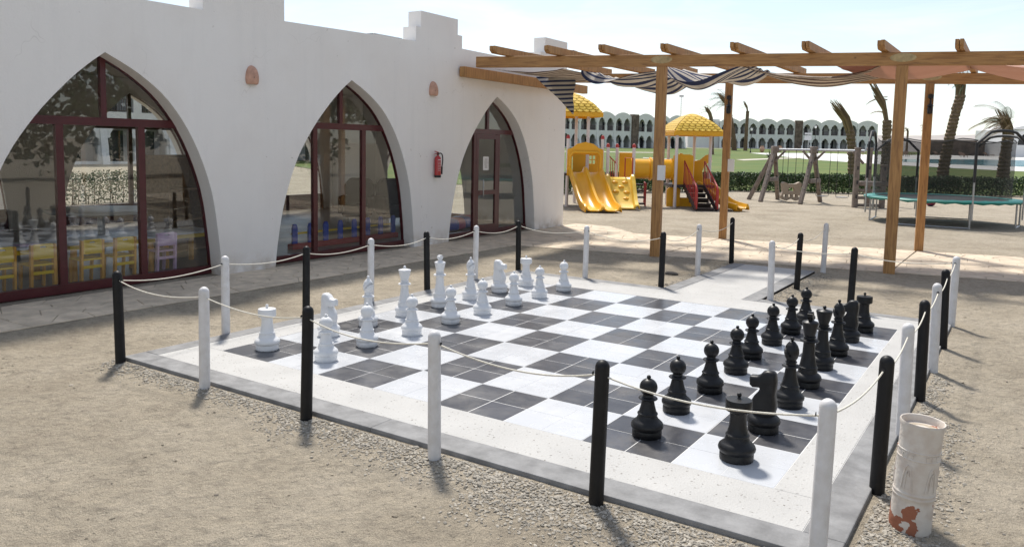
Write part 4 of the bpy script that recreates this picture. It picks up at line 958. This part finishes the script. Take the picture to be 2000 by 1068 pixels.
# ------------------------------------------------------------------ lamps, urns, sign and loungers in the park
def lamp(u, d, h, label):
    t = thing('lamp_post', label, 'lamp post', UD(u, d, gz(*UD(u, d).xy)), 0, 'black lamp posts on the lawn')
    MB().lathe([(.12, 0), (.12, .25), (.06, .4), (.05, h * .5), (.045, h - .45)], 10).build('pole', M['iron'], t, smooth=40)
    MB().lathe([(.05, h - .45), (.16, h - .40), (.20, h - .1), (.17, h - .02)], 10).build('globe', M['lampglass'], t, smooth=40); MB().lathe([(.20, h - .02), (.12, h + .10), (.02, h + .16), (.02, h + .28)], 10).build('cap', M['iron'], t, smooth=40)
lamp(39.9, 133, 4.15, 'black lamp post with white lantern right of the far pergola post'); lamp(51.4, 135, 4.8, 'black lamp post with white lantern before the rubble strip')
for u, d, l in ((43.1, 137, 'orange clay urn on the lawn left of the other'), (49.9, 148, 'orange clay urn on the lawn nearer the rubble strip')):
    tag(MB().lathe(catmull([(.18, 0), (.25, .1), (.42, .5), (.40, .85), (.24, 1.05), (.30, 1.2)], 3), 14).build('clay_urn', M['terracotta'], loc=UD(u, d, gz(*UD(u, d).xy)), smooth=40), l, 'urn', 'clay urns on the lawn')
sg = thing('sign_board', 'small grey sign board on a pole before the rubble strip', 'sign', UD(48.8, 131, gz(*UD(48.8, 131).xy)), UDROT)
MB().tube([(0, 0, 0), (0, 0, 4.2)], .05, 6).build('pole', M['steel'], sg); MB().box((-.1, -.06, 2.7), (1.15, .06, .75)).build('panel', M['mast'], sg); MB().box((-.1, -.06, 3.4), (1.15, .06, .3)).build('panel', M['mast'], sg)
rg = random.Random(4)
lo_me = MB().box((0, 0, .32), (.65, 1.4, .08)).box((0, .85, .52), (.65, .6, .07), M=Matrix.Rotation(.7, 3, 'X'))
for x in (-.28, .28):
    for y in (-.6, .6): lo_me.box((x, y, .15), (.06, .06, .3))
lo_m = mesh_of(lo_me, 30); lo_m.name = 'sun_lounger'; lo_m.materials.append(M['lounger'])
for k in range(14):
    f = k / 13; u = 54 + 42 * f + rg.uniform(-.6, .6); d = 134 + 14 * f + rg.uniform(-2, 2) - (10 if k % 3 == 0 else 0); w = UD(u, d); o = put('sun_lounger', lo_m, None, (w.x, w.y, gz(w.x, w.y) + .06)); o.rotation_euler = (0, 0, UDROT + rg.uniform(-.5, .5))
    tag(o, ('leftmost', 'second', 'third', 'fourth', 'fifth', 'sixth', 'seventh', 'eighth', 'ninth', 'tenth', 'eleventh', 'twelfth', 'thirteenth', 'rightmost')[k] + (' ' if k in (0, 13) else ' from the left ') + 'brown sun lounger along the far side of the pool deck', 'sun lounger', 'sun loungers by the pool')
# sign on posts seen through the first arch
sg = thing('playground_sign', 'navy sign on two timber posts seen through the first arch window', 'sign', (-27, 9.5, -.04), radians(70))
for x in (-.45, .45): MB().tube([(x, 0, 0), (x, 0, 2.3)], .05, 6).build('post', M['wood'], sg)
MB().tube([(-.45, .05, .2), (-1.5, .05, 1.6)], .04, 5).tube([(-.45, .05, 1.6), (-1.7, .05, .2)], .04, 5).build('brace', M['wood'], sg)
MB().box((0, -.06, 2.1), (1.1, .05, .7)).build('panel', M['navy_sign'], sg)

# ------------------------------------------------------------------ play structure (site axes, origin at u=4, d=26)
PX, PD = 4.0, 26.0
play = thing('play_structure', 'yellow plastic play structure with double slide, tunnel and two roofed towers', 'playground', UD(PX, PD, -.05), UDROT)
def Q(u, d, z): return Vector((u - PX, d - PD, z))
def cap_post(u, d, h, r=.052, m='post_paint', capm=True):
    o = MB().lathe([(r, 0), (r, h)], 14).build('post', M[m], play, loc=Q(u, d, 0), smooth=40)
    if capm: MB().lathe([(r * 1.15, h - .05), (r * 1.2, h), (r * .9, h + .05), (r * .3, h + .075)], 14).build('cap', M['toy_red'], o, smooth=40)
for u, d, h in ((1.75, 25.4, 2.25), (2.86, 25.4, 2.25), (3.06, 25.55, 2.0), (3.48, 26.5, 2.0), (3.90, 25.55, 2.0)): cap_post(u, d, h)
for u, d in ((1.25, 26.0), (2.45, 26.1), (2.15, 27.3), (1.1, 27.1)): cap_post(u, d, 2.98, capm=False)
for u, d in ((5.35, 25.9), (6.62, 26.55), (5.35, 27.25), (6.30, 27.55)): cap_post(u, d, 2.40, capm=False)
def roof(cu, cd, half, z0, z1, rz, lip=.14):
    m = Matrix.Rotation(rz, 3, 'Z'); b = MB(); C0 = Q(cu, cd, 0)
    cs = [(-1, -1), (1, -1), (1, 1), (-1, 1)]; lv = [(half, z0), (half, z0 + lip), (half * .96, z0 + lip + .01), (half * .70, z0 + lip + (z1 - z0 - lip) * .46), (half * .34, z0 + lip + (z1 - z0 - lip) * .83), (half * .10, z1), (.001, z1 + .01)]
    for h, z in lv:
        for x, y in cs: b.v.append(tuple(m @ Vector((x * h, y * h, z)) + C0))
    b.f = [(a * 4 + k, a * 4 + (k + 1) % 4, (a + 1) * 4 + (k + 1) % 4, (a + 1) * 4 + k) for a in range(6) for k in range(4)]
    o = b.build('roof', M['yellow'], play, bevel=.02)
    sh = MB()
    for face in range(4):
        fm = m @ Matrix.Rotation(pi / 2 * face, 3, 'Z')
        for row in range(7):
            f0, f1 = row / 7, (row + 1.15) / 7
            def at(f):
                zz = z0 + lip + .012 + (z1 - z0 - lip) * (f * .92)
                for (ha, qa), (hb, qb) in zip(lv[2:], lv[3:]):
                    if qa <= zz <= qb + 1e-6: return ha + (hb - ha) * (zz - qa) / max(1e-6, qb - qa) + .006, zz
                return .1 * half, zz
            h0, za = at(f0); h1, zb = at(f1); n = max(2, int(9 * h0 / half)); wd = 2 * h0 / n
            for q in range(n):
                cx = -h0 + wd * (q + .5); sc = [(-.5, 1), (-.5, .35), (-.3, .08), (0, 0), (.3, .08), (.5, .35), (.5, 1)]
                pts = []
                for px_, pv in sc:
                    hh = h0 + (h1 - h0) * pv; zz = za + (zb - za) * pv
                    x = max(-hh, min(hh, (cx + px_ * wd * .92))); pts.append(fm @ Vector((x, -hh - .030 * (1 - pv * .8), zz + .004)) + C0)
                sh.add(pts, [tuple(range(len(pts)))])
    tag(sh.build('shingles', M['yellow_pale'], o, fix=False), kind='stuff')
roof(1.80, 26.55, .92, 2.92, 3.75, .25); roof(5.98, 26.75, .86, 2.38, 3.12, .12)
def plate(name, pts, t, u0, d0, ang, m='yellow', holes=(), bevel=.012):
    """upright panel: pts (along, z) from (u0, d0) at angle ang in site axes"""
    c_, s_ = cos(ang), sin(ang)
    return MB().prism(pts, t, lambda a, b, k: Q(u0 + a * c_ - k * s_, d0 + a * s_ + k * c_, b), holes).build(name, M[m], play, bevel=bevel)
# left tower: deck, hood over the slide, brick-pattern wall with window
MB().box(Q(1.9, 26.1, 1.05), (1.5, 1.5, .08)).build('deck', M['tread'], play)
hood = [(-.02, 1.02), (-.02, 1.86), (.12, 1.90), (.30, 2.04), (.56, 2.10), (.82, 2.04), (1.0, 1.90), (1.13, 1.86), (1.13, 1.02), (.98, 1.02), (.98, 1.60), (.90, 1.70), (.20, 1.70), (.12, 1.60), (.12, 1.02)]
plate('slide_hood', hood, .07, 1.75, 25.28, 0)
MB().tube([Q(1.83, 25.26, 1.1), Q(1.83, 25.24, 1.66), Q(1.93, 25.24, 1.77), Q(2.70, 25.24, 1.77), Q(2.79, 25.24, 1.66), Q(2.79, 25.26, 1.1)], .045, 8).build('hood_rim', M['yellow'], play, smooth=50)
bw = plate('wall_panel', [(0, 1.02), (1.05, 1.02), (1.05, 1.75), (0, 1.75)], .05, 2.02, 26.72, .1, 'yellow', [[(.56 + .12 * a, 1.38 + .15 * b), (.65 + .12 * a, 1.38 + .15 * b), (.65 + .12 * a, 1.50 + .15 * b), (.56 + .12 * a, 1.50 + .15 * b)] for a in (0, 1) for b in (0, 1)], 0)
plate('wall_panel', [(0, .9), (.9, .9), (.9, 1.95), (0, 1.95)], .05, 1.15, 25.9, 1.2, 'yellow')
# double slide
def slide(name, path, width, lanes, mt, rail=.15):
    pts = catmull(path, 5); b = MB(); sec = []
    for l in range(lanes):
        o = -width / 2 + width / lanes * l; w = width / lanes
        sec += [(o + .0, rail), (o + .04, rail), (o + .08, .05), (o + w * .3, .0), (o + w * .7, .0), (o + w - .08, .05), (o + w - .04, rail)]
    sec += [(width / 2, rail)]; sec = [(-width / 2 - .03, -.05), (-width / 2 - .02, rail - .01)] + sec + [(width / 2 + .02, rail - .01), (width / 2 + .03, -.05)]
    n = len(sec)
    for i, p in enumerate(pts):
        p = Vector(p); q0 = Vector(pts[max(i - 1, 0)]); q1 = Vector(pts[min(i + 1, len(pts) - 1)]); t = (q1 - q0).normalized(); sd = Vector((-t.y, t.x, 0)).normalized() * -1; nn = sd.cross(t); nn = nn if nn.z > 0 else -nn
        k = min(1, (len(pts) - 1 - i) / 2.5 + .25)
        for a, h in sec: b.v.append(tuple(p + sd * a + nn * (h * (k if h > .03 else 1))))
    b.f = [(i * n + k, i * n + k + 1, (i + 1) * n + k + 1, (i + 1) * n + k) for i in range(len(pts) - 1) for k in range(n - 1)]
    o = b.build(name, M[mt], play, smooth=50, fix=False); so = o.modifiers.new('solid', 'SOLIDIFY'); so.thickness = .03; so.offset = -1; return o
slide('double_slide', [Q(2.30, 25.35, 1.12), Q(2.33, 25.15, 1.10), Q(2.42, 24.6, .74), Q(2.52, 24.0, .34), Q(2.60, 23.55, .14), Q(2.68, 23.0, .09)], 1.06, 2, 'yellow', .17)
# lower deck, climbing wall, red rails
MB().box(Q(3.48, 26.05, .86), (.95, 1.05, .07)).build('deck', M['post_paint'], play)
cw = MB(); path_ = [(25.42, .98), (25.36, .90), (25.0, .52), (24.68, .22), (24.45, .08), (24.25, .05)]
for d, z in path_:
    for a, h in ((-.46, .02), (-.44, .14), (-.37, .14), (-.33, .0), (.33, .0), (.37, .14), (.44, .14), (.46, .02)): cw.v.append(tuple(Q(3.46 + a + .0 * d, d - h * .6, z + h * .7)))
cw.f = [(i * 8 + k, i * 8 + k + 1, (i + 1) * 8 + k + 1, (i + 1) * 8 + k) for i in range(5) for k in range(7)]
o = cw.build('climbing_wall', M['yellow_pale'], play, smooth=35, fix=False); so = o.modifiers.new('solid', 'SOLIDIFY'); so.thickness = .03; so.offset = -1
for a, f in ((-.18, .12), (.14, .12), (.0, .32), (-.18, .52), (.16, .55), (.12, .82)):
    d = 25.36 - .68 * f; z = .90 - .70 * f; MB().lathe([(.11, -.02), (.10, .03), (.05, .055), (.01, .06)], 10, M=Matrix.Rotation(radians(45), 3, 'X') @ Matrix.Diagonal((1, .62, 1)).to_3x3()).build('foothold', M['yellow'], o, loc=Q(3.46 + a, d, z), smooth=50)
def rails(p0, p1, z0, z1, nb, name='railing', top0=None, top1=None):
    b = MB(); p0, p1 = Vector(p0), Vector(p1); t0, t1 = (top0 or z1), (top1 or z1); b.tube([p0 + Vector((0, 0, z0)), p0 + Vector((0, 0, t0)), p1 + Vector((0, 0, t1)), p1 + Vector((0, 0, z0))], .022, 6)
    for k in range(1, nb + 1): q = p0.lerp(p1, k / (nb + 1)); b.tube([q + Vector((0, 0, z0)), q + Vector((0, 0, t0 + (t1 - t0) * k / (nb + 1)))], .012, 5)
    b.tube([p0 + Vector((0, 0, z0 + .06)), p1 + Vector((0, 0, z0 + .06))], .014, 5); return b.build(name, M['toy_red'], play, smooth=50)
rails(Q(3.06, 25.7, 0), Q(3.46, 26.5, 0), .9, 1.72, 4, top1=1.42); rails(Q(3.62, 25.5, 0), Q(3.86, 25.5, 0), .9, 1.62, 0)
plate('tunnel_plate', [(0, .90), (.75, .90), (.75, 1.78), (0, 1.78)], .05, 3.55, 26.45, -1.0, 'yellow')
tn = MB(); n = 20
for k, (x, r) in enumerate(((3.86, .36), (3.90, .36), (3.92, .325), (4.50, .325), (4.51, .385), (4.57, .385), (4.58, .325), (5.22, .325), (5.24, .37), (5.30, .37))):
    for i in range(n): a = 2 * pi * i / n; tn.v.append(tuple(Q(x, 26.0 + .2 * (x - 3.9) + r * cos(a), 1.26 + r * sin(a))))
tn.f = [(k * n + i, k * n + (i + 1) % n, (k + 1) * n + (i + 1) % n, (k + 1) * n + i) for k in range(9) for i in range(n)]
tn.build('tunnel', M['yellow'], play, smooth=35)
st = MB()
for k in range(4): st.box(Q(4.10, 25.9 + .2 * k, .12 + .2 * k), (.55, .24, .05))
st.build('rear_steps', M['tread'], play); rails(Q(3.84, 25.7, 0), Q(3.98, 26.6, 0), .05, .80, 4); rails(Q(4.35, 25.7, 0), Q(4.45, 26.6, 0), .05, .80, 4)
# right tower: deck, shaped panels, stairs, small slide
MB().box(Q(5.95, 26.7, .72), (1.4, 1.5, .09)).build('deck', M['tread'], play)
plate('tunnel_plate', [(0, .74), (.75, .74), (.75, 1.72), (.6, 1.76), (.14, 1.76), (0, 1.72)], .06, 5.30, 26.0, .35, 'yellow')
hump = [(0, .78), (.42, .78), (.42, 1.52), (.36, 1.55), (.26, 1.62), (.14, 1.78), (.05, 1.80), (0, 1.72)]
plate('shaped_panel', hump, .06, 5.72, 27.3, 0); plate('shaped_panel', [(.02, .78), (.34, .78), (.30, 1.2), (.36, 1.38), (.48, 1.48), (.60, 1.50), (.60, 1.68), (.50, 1.78), (.38, 1.74), (.2, 1.58), (.02, 1.54)], .06, 6.20, 27.1, -.35)
plate('low_panel', [(0, .02), (.45, .02), (.45, .60), (.36, .66), (.08, .66), (0, .58)], .06, 5.15, 26.25, 0); plate('low_panel', [(0, .02), (.80, .02), (.80, .32), (0, .32)], .06, 5.45, 26.35, 0)
plate('low_panel', [(0, .74), (.25, .74), (.25, .96), (0, .96)], .05, 6.40, 26.4, .3)
tr_me = bpy.data.meshes.new('tread'); trb = MB()
holes = [[(-.26 + .075 * k, y), (-.225 + .075 * k, y), (-.225 + .075 * k, y + .035), (-.26 + .075 * k, y + .035)] for k in range(7) for y in (-.095, -.03)]
trb.prism([(-.31, -.13), (.31, -.13), (.31, .13), (-.31, .13)], .03, lambda a, b, k: (a, b, -k), holes); trb.box((0, .12, -.09), (.62, .015, .12)); tr_me.from_pydata(trb.v, [], trb.f); tr_me.materials.append(M['tread'])
for k in range(5): put('tread', tr_me, play, Q(5.98 + .025 * k, 25.85 - .27 * k, .66 - .145 * k))
for s in (-1, 1):
    a0 = Q(5.98 + s * .33, 26.0, .74); a1 = Q(6.10 + s * .33, 24.62, .03); MB().bar(a0, a1, .03, .17).build('stringer', M['tread'], play)
    rl = MB(); h0, h1 = Vector((0, 0, .80)), Vector((0, 0, .70))
    rl.tube([a0 + Vector((0, 0, .05)), a0 + h0, a1 + h1 + Vector((0, .15, .08)), a1 + h1 * .9 + Vector((.0, -.04, 0)), a1 + Vector((0, -.04, .05))], .026, 7)
    for k in range(1, 9): q = a0.lerp(a1, k / 9.2); rl.tube([q, q + h0.lerp(h1, k / 9.2)], .014, 5)
    rl.tube([a1 + Vector((0, .12, 0)), a1 + Vector((0, .12, .72))], .03, 6)
    rl.build('stair_rail', M['toy_red'], play, smooth=50)
slide('small_slide', [Q(6.42, 26.6, .74), Q(6.55, 26.3, .66), Q(6.75, 25.75, .40), Q(6.95, 25.3, .20), Q(7.18, 24.8, .12), Q(7.25, 24.65, .12)], .46, 1, 'yellow', .14)
MB().box(Q(7.15, 24.9, .04), (.25, .2, .14)).build('slide_foot', M['yellow'], play)

# ------------------------------------------------------------------ swing set
sw = thing('swing_set', 'brown moulded timber swing set in front of the hedge', 'swing', UD(12.6, 31.0, -.05), UDROT)
def W_(x, y, z=0):
    v = Vector((x - 5.8654, y + 4.2988, 0)); return Vector((v.x * .8356 + v.y * .5493 - 12.6, v.x * -.5493 + v.y * .8356 - 31.0, z))
TA = (W_(-3.41, 26.81) * 0 + (W_(-2.63, 25.71) + W_(-2.54, 27.82)) / 2); TA = Vector((TA.x + .12, TA.y, 2.0)); TB = (W_(-1.15, 25.61) + W_(-.9, 27.74)) / 2; TB = Vector((TB.x + .02, TB.y, 2.0)); TC = (W_(.8, 25.42) + W_(.95, 26.6)) / 2; TC = Vector((TC.x, TC.y, 2.0))
for a, b_ in ((W_(-3.41, 26.81), TA + Vector((-.05, 0, -.15))), (W_(-2.63, 25.71), TA), (W_(-2.54, 27.82), TA), (W_(-1.15, 25.61), TB), (W_(-.9, 27.74), TB)):
    l = MB().bar(a, b_, .15, .15).build('leg', M['log'], sw, bevel=.03)
    for k in (.25, .5, .75): q = a.lerp(b_, k); MB().box(q + Vector((0, -.075, 0)), (.05, .02, .10)).build('slot', M['dark_rubber'], l)
for T in (TA, TB): MB().box(T + Vector((0, 0, .0)), (.24, .30, .26)).build('head_block', M['log'], sw, bevel=.03)
for T, sgn in ((TA, 1), (TB, -1), (TB, 1), (TC, -1)): MB().bar(T + Vector((sgn * .42, 0, -.02)), T + Vector((sgn * .02, 0, -.45)), .08, .08).build('brace', M['log'], sw, bevel=.015)
for a, b_ in ((W_(-2.60, 26.2), W_(-2.57, 27.3)), (W_(-1.09, 26.1), W_(-.96, 27.2))): MB().bar(a + Vector((.12, 0, .85)), b_ + Vector((.12, 0, .85)), .10, .16).build('cross_brace', M['log'], sw, bevel=.02)
MB().tube([TA, TB, TC], .045, 8).build('top_beam', M['steel'], sw, smooth=40)
def hang(p, w, drop, seat):
    b = MB()
    for s in (-1, 1): b.tube([p + Vector((s * w, 0, 0)), p + Vector((s * w * .95, 0, -drop))], .010, 4)
    o = b.build('chain', M['iron'], sw)
    return o
L1 = TB - TA; L2 = TC - TB
for f, w in ((.30, .10), (.66, .14)):
    hang(TA + L1 * f, w, 1.3, 0)
p = TA + L1 * .47
cs = MB().prism([(-.38, .72), (-.30, .78), (-.12, .70), (.12, .70), (.30, .78), (.38, .72), (.33, .40), (.40, .24), (.36, .12), (.18, .06), (0, .14), (-.18, .06), (-.36, .12), (-.40, .24), (-.33, .40)], .20, lambda a, b, k: (p.x + a, p.y - .1 + k, b), [[(-.30 + .19 * k, .20), (-.19 + .19 * k, .20), (-.19 + .19 * k, .30), (-.30 + .19 * k, .30)] for k in range(4)] + [[(-.13, .42), (.13, .42), (.10, .56), (-.10, .56)]])
cs.build('toddler_seat', mat('tan_plastic', (.40, .32, .24), .6), sw, bevel=.02)
for f in (.22, .62):
    q = TB + L2 * f; hang(q, .24, 1.68, 0); MB().lathe([(.01, 0), (.17, .01), (.19, .04), (.01, .05)], 12, M=Matrix.Diagonal((1.25, .55, 1)).to_3x3()).build('seat', M['steel'], sw, loc=q + Vector((0, 0, -1.72)), smooth=40)
for x, y in ((.75, 25.42), (.95, 26.6), (1.55, 25.9), (1.75, 27.0)):
    q = W_(x, y); hgt = 2.08 if x < 1.2 else 1.5; pst = MB().bar(q, q + Vector((0, 0, hgt)), .17, .17).build('tower_post', M['log'], sw, bevel=.03); MB().box(q + Vector((0, 0, hgt)), (.20, .20, .08)).build('post_cap', M['log'], pst, bevel=.02)
    for k in (.4, .9, 1.4): MB().box(q + Vector((0, -.085, k)), (.05, .02, .12)).build('slot', M['dark_rubber'], pst)
for z in (.10, .36, .62): MB().bar(W_(.75, 25.42, z), W_(1.55, 25.9, z), .10, .11).build('rung', M['log'], sw, bevel=.02)
MB().bar(W_(.78, 25.6, .86), W_(1.6, 26.1, .86), .5, .16).build('platform', M['log'], sw, bevel=.03)
# a ball beside the tower
bl = MB().lathe([(.001, -.17)] + [(.17 * cos(a), .17 * sin(a)) for a in [-1.4 + .28 * k for k in range(11)]] + [(.001, .17)], 16)
tag(bl.build('ball', mat('navy_and_red_ball', (.02, .02, .07), .4, col2=(.30, .02, .03), scale=5, detail=0), loc=UD(15.55, 29.2, .12), smooth=60), 'dark red and navy ball lying under the trampoline edge', 'ball')

# ------------------------------------------------------------------ trampoline
TU, TD, TR = 12.05, 22.1, 1.97
tp = thing('trampoline', 'round trampoline with teal edge pad and tall safety net', 'trampoline', UD(TU, TD, -.05), UDROT)
pad = MB(); n = 56
for i in range(n + 1):
    a = 2 * pi * i / n; k = 1 + .006 * sin(i * 5.0); dz = .008 * sin(i * 3.1)
    for r, z in ((TR * 1.005, .655 + dz * 2), (TR * 1.01, .705), (TR * .99, .735), (TR * .90, .742 + dz), (TR * .83, .728)): pad.v.append((r * k * cos(a), r * k * sin(a), z))
pad.f = [(i * 5 + k, (i + 1) * 5 + k, (i + 1) * 5 + k + 1, i * 5 + k + 1) for i in range(n) for k in range(4)]
o = pad.build('edge_pad', M['teal'], tp, smooth=60); so = o.modifiers.new('solid', 'SOLIDIFY'); so.thickness = .02
MB().lathe([(TR * .84, .715), (.02, .712)], 40).build('jump_mat', M['dark_rubber'], tp)
PTS = [(-1.93, .24), (-.25, -1.93), (1.28, -1.46), (1.78, -.84), (-1.12, 1.6), (1.55, 1.2), (.30, 1.93)]
for k, (x, y) in enumerate(PTS): MB().tube([(x * .97, y * .97, .66), (x * .97, y * .97, .02)], .024, 8).build('leg', M['steel'], tp, smooth=50)
for a, b_ in (((-1.93, .24), (-1.12, 1.6)), ((.30, 1.93), (1.55, 1.2)), ((-.25, -1.93), (-1.75, -.85)), ((1.28, -1.46), (1.78, -.84))): MB().tube([(a[0] * .97, a[1] * .97, .03), (b_[0] * .97, b_[1] * .97, .03)], .020, 6).build('foot_bar', M['steel'], tp, smooth=50)
def hoop(a, b_, top, m1):
    A = Vector((*a, 0)); B = Vector((*b_, 0)); pts = [A + Vector((0, 0, .25)), A + Vector((0, 0, 1.2)), A + Vector((0, 0, top - .28))]
    for k in range(1, 8): t = k / 8; p = A.lerp(B, t); pts.append(p + Vector((0, 0, top - .10 + .16 * sin(pi * t) - (.10 if k in (1, 7) else 0))))
    pts += [B + Vector((0, 0, top - .28)), B + Vector((0, 0, 1.2)), B + Vector((0, 0, .25))]
    o = MB().tube(pts[2:-2], .036, 8).build('hoop', M['dark_rubber'], tp, smooth=60)
    for P_ in (A, B): MB().tube([P_ + Vector((0, 0, .25)), P_ + Vector((0, 0, 1.25))], .022, 7).build('pole', M['steel'], tp, smooth=50); MB().tube([P_ + Vector((0, 0, 1.22)), P_ + Vector((0, 0, top - .26))], .034, 7).build('pole_sleeve', M['dark_rubber'], tp, smooth=50)
hoop((-2.0, .25), (-1.16, 1.65), 2.5, 0); hoop((-.27, -2.0), (1.34, -1.52), 2.5, 0); hoop((1.86, -.88), (1.62, 1.25), 2.42, 0); hoop((.30, 2.0), (-1.10, 1.72), 2.3, 0)
net = MB(); n = 48
for i in range(n + 1):
    a = 2 * pi * i / n; sagk = .10 * abs(sin(a * 3.5))
    for k in range(7): z = .74 + (1.62 - sagk) * k / 6; r = TR * (.86 + .03 * sin(pi * k / 6) * cos(a * 7)); net.v.append((r * cos(a), r * sin(a), z))
net.f = [(i * 7 + k, (i + 1) * 7 + k, (i + 1) * 7 + k + 1, i * 7 + k + 1) for i in range(n) for k in range(6)]
net.build('safety_net', M['net'], tp, smooth=60, fix=False)
tbd = MB().tube([(TR * .86 * cos(2 * pi * i / 48), TR * .86 * sin(2 * pi * i / 48), 2.36 - .10 * abs(sin(2 * pi * i / 48 * 3.5))) for i in range(49)], .012, 5).build('net_hem', M['dark_rubber'], tp)

# ------------------------------------------------------------------ furniture seen through the arches
def kid_chair(x, y, rz, label, c1='ply_yellow', c2='ply_orange'):
    t = thing('toddler_chair', label, 'chair', (x, y, 0), rz, 'small nursery chairs')
    for sx in (-.12, .12):
        MB().bar((sx, .0, 0), (sx, .03, .50), .028, .05).build('leg', M[c2], t, bevel=.006); MB().bar((sx, -.24, 0), (sx, -.21, .27), .028, .045).build('leg', M[c2], t, bevel=.006)
    MB().box((0, -.10, .275), (.27, .26, .02)).build('seat', M[c1], t, bevel=.006)
    MB().prism([(-.115, .34), (.115, .34), (.118, .48), (.09, .505), (-.09, .505), (-.118, .48)], .02, lambda a, b, k: (a, .02 + k, b), [[(-.035, .465), (.035, .465), (.028, .478), (-.028, .478)]]).build('backrest', M[c1], t, bevel=.004)
    MB().box((0, .02, .19), (.24, .02, .035)).build('stretcher', M[c1], t); t.scale = (1.12, 1.12, 1.12)
# backs of the chairs face the glass (+x)
for x, y, l, a, b_ in ((-4.10, .02, 'yellow nursery chair cut by the left frame edge', 'ply_yellow', 'ply_orange'), (-4.09, .47, 'yellow nursery chair in the left pane of the first arch', 'ply_yellow', 'ply_orange'), (-4.11, 1.08, 'yellow nursery chair left in the middle pane of the first arch', 'ply_yellow', 'ply_orange'), (-4.08, 1.50, 'yellow nursery chair beside the right mullion of the first arch', 'ply_yellow', 'ply_orange'), (-4.16, 2.15, 'lilac nursery chair in the right pane of the first arch', 'lilac', 'lilac')):
    kid_chair(x, y, -pi / 2, l, a, b_)
def kid_table(x, y, label, w=.62, l=1.25):
    t = thing('nursery_table', label, 'table', (x, y, 0), 0, 'low nursery tables')
    MB().box((0, 0, .485), (w, l, .03)).build('table_top', M['white_top'], t, bevel=.008); MB().box((0, 0, .44), (w - .05, l - .05, .06)).build('apron', M['ply_yellow'], t)
    for sx in (-1, 1):
        for sy in (-1, 1): MB().lathe([(.04, 0), (.04, .41)], 12).build('leg', M['ply_orange'], t, loc=(sx * (w / 2 - .07), sy * (l / 2 - .09), 0), smooth=40)
kid_table(-4.65, .25, 'low yellow nursery table at the left of the first arch'); kid_table(-4.65, 1.55, 'low yellow nursery table behind the middle of the first arch'); kid_table(-4.75, 2.75, 'low yellow nursery table behind the lilac chair', .6, .9)
rg = random.Random(8)
for k, (x, y, c_) in enumerate(((-4.6, .2, 'paper'), (-4.55, .55, 'lilac'), (-4.6, 1.3, 'paper'), (-4.7, 1.75, 'white_top'))):
    tag(MB().box((0, 0, .004), (.21, .29, .008)).build('drawing_sheet', M[c_], loc=(x, y, .502)), ['white drawing sheet on the left nursery table', 'lilac drawing sheet on the left nursery table', 'white drawing sheet on the middle nursery table', 'pale drawing sheet at the far end of the middle nursery table'][k], 'paper', 'sheets on the nursery tables')
rt = thing('round_table', 'round table with pale rim standing in the nursery', 'table', (-6.6, 2.6, 0)); MB().lathe([(.75, .66), (.80, .68), (.80, .71), (.76, .72), (.02, .715)], 36).build('table_top', M['white_top'], rt, smooth=40); MB().lathe([(.3, 0), (.28, .03), (.06, .06), (.05, .66)], 16).build('pedestal', M['steel'], rt, smooth=40)
pf = thing('toddler_fence', 'low blue and yellow play fence with red base inside the second arch', 'play fence', (-4.72, 6.2, 0), 0)
MB().box((0, 0, .05), (.16, 2.7, .10)).build('base', M['toy_red'], pf, bevel=.02)
for k in range(8): MB().prism([(-.055, 0), (.055, 0), (.055, .30), (.03, .36), (-.03, .36), (-.055, .30)], .04, lambda a, b, q: (q - .02, a, b)).build('picket', M['blue'], pf, loc=(0, -1.25 + .36 * k, .08), bevel=.006)
MB().box((-.03, 0, .27), (.02, 2.6, .035)).build('rail', M['ply_yellow'], pf)
for k, (x, y, l) in enumerate(((-7.2, 9.0, 'black padded armchair left of the pair seen in the second arch'), (-6.5, 9.5, 'black padded armchair right of the pair seen in the second arch'))):
    t = thing('armchair', l, 'armchair', (x, y, 0), .6 + k * .5, 'black armchairs'); MB().box((0, 0, .30), (.62, .6, .28)).build('seat', M['black_fabric'], t, bevel=.05); MB().prism([(-.33, .35), (.33, .35), (.36, .9), (.22, 1.05), (-.22, 1.05), (-.36, .9)], .16, lambda a, b, q: (a, .22 + q, b)).build('backrest', M['black_fabric'], t, bevel=.05)
    for s in (-1, 1): MB().box((s * .34, -.02, .45), (.12, .6, .4)).build('armrest', M['black_fabric'], t, bevel=.04)
    for sx in (-.25, .25):
        for sy in (-.22, .22): MB().box((sx, sy, .08), (.05, .05, .17)).build('leg', M['steel'], t)
sm = thing('soft_play_mat', 'magenta and blue foam cushions inside the third arch', 'cushion', (-4.6, 9.6, 0))
for k in range(4): MB().lathe(catmull([(.02, 0), (.22, .03), (.25, .14), (.2, .25), (.02, .28)], 3), 14).build('cushion', M['pink' if k % 2 else 'blue'], sm, loc=(-.1 * k, -.5 + .36 * k, 0), smooth=50)
kc = thing('play_kitchen', 'brown wooden shelf unit in the right pane of the first arch', 'shelf', (-5.9, 3.55, 0), .3)
for z in (.05, .55, 1.05, 1.55): MB().box((0, 0, z), (.5, 1.1, .03)).build('shelf', M['wood_end'], kc)
for y in (-.55, .55): MB().box((0, y, .8), (.5, .03, 1.6)).build('side', M['wood_end'], kc)
MB().box((-.24, 0, .8), (.02, 1.1, 1.6)).build('back', M['wood_end'], kc)
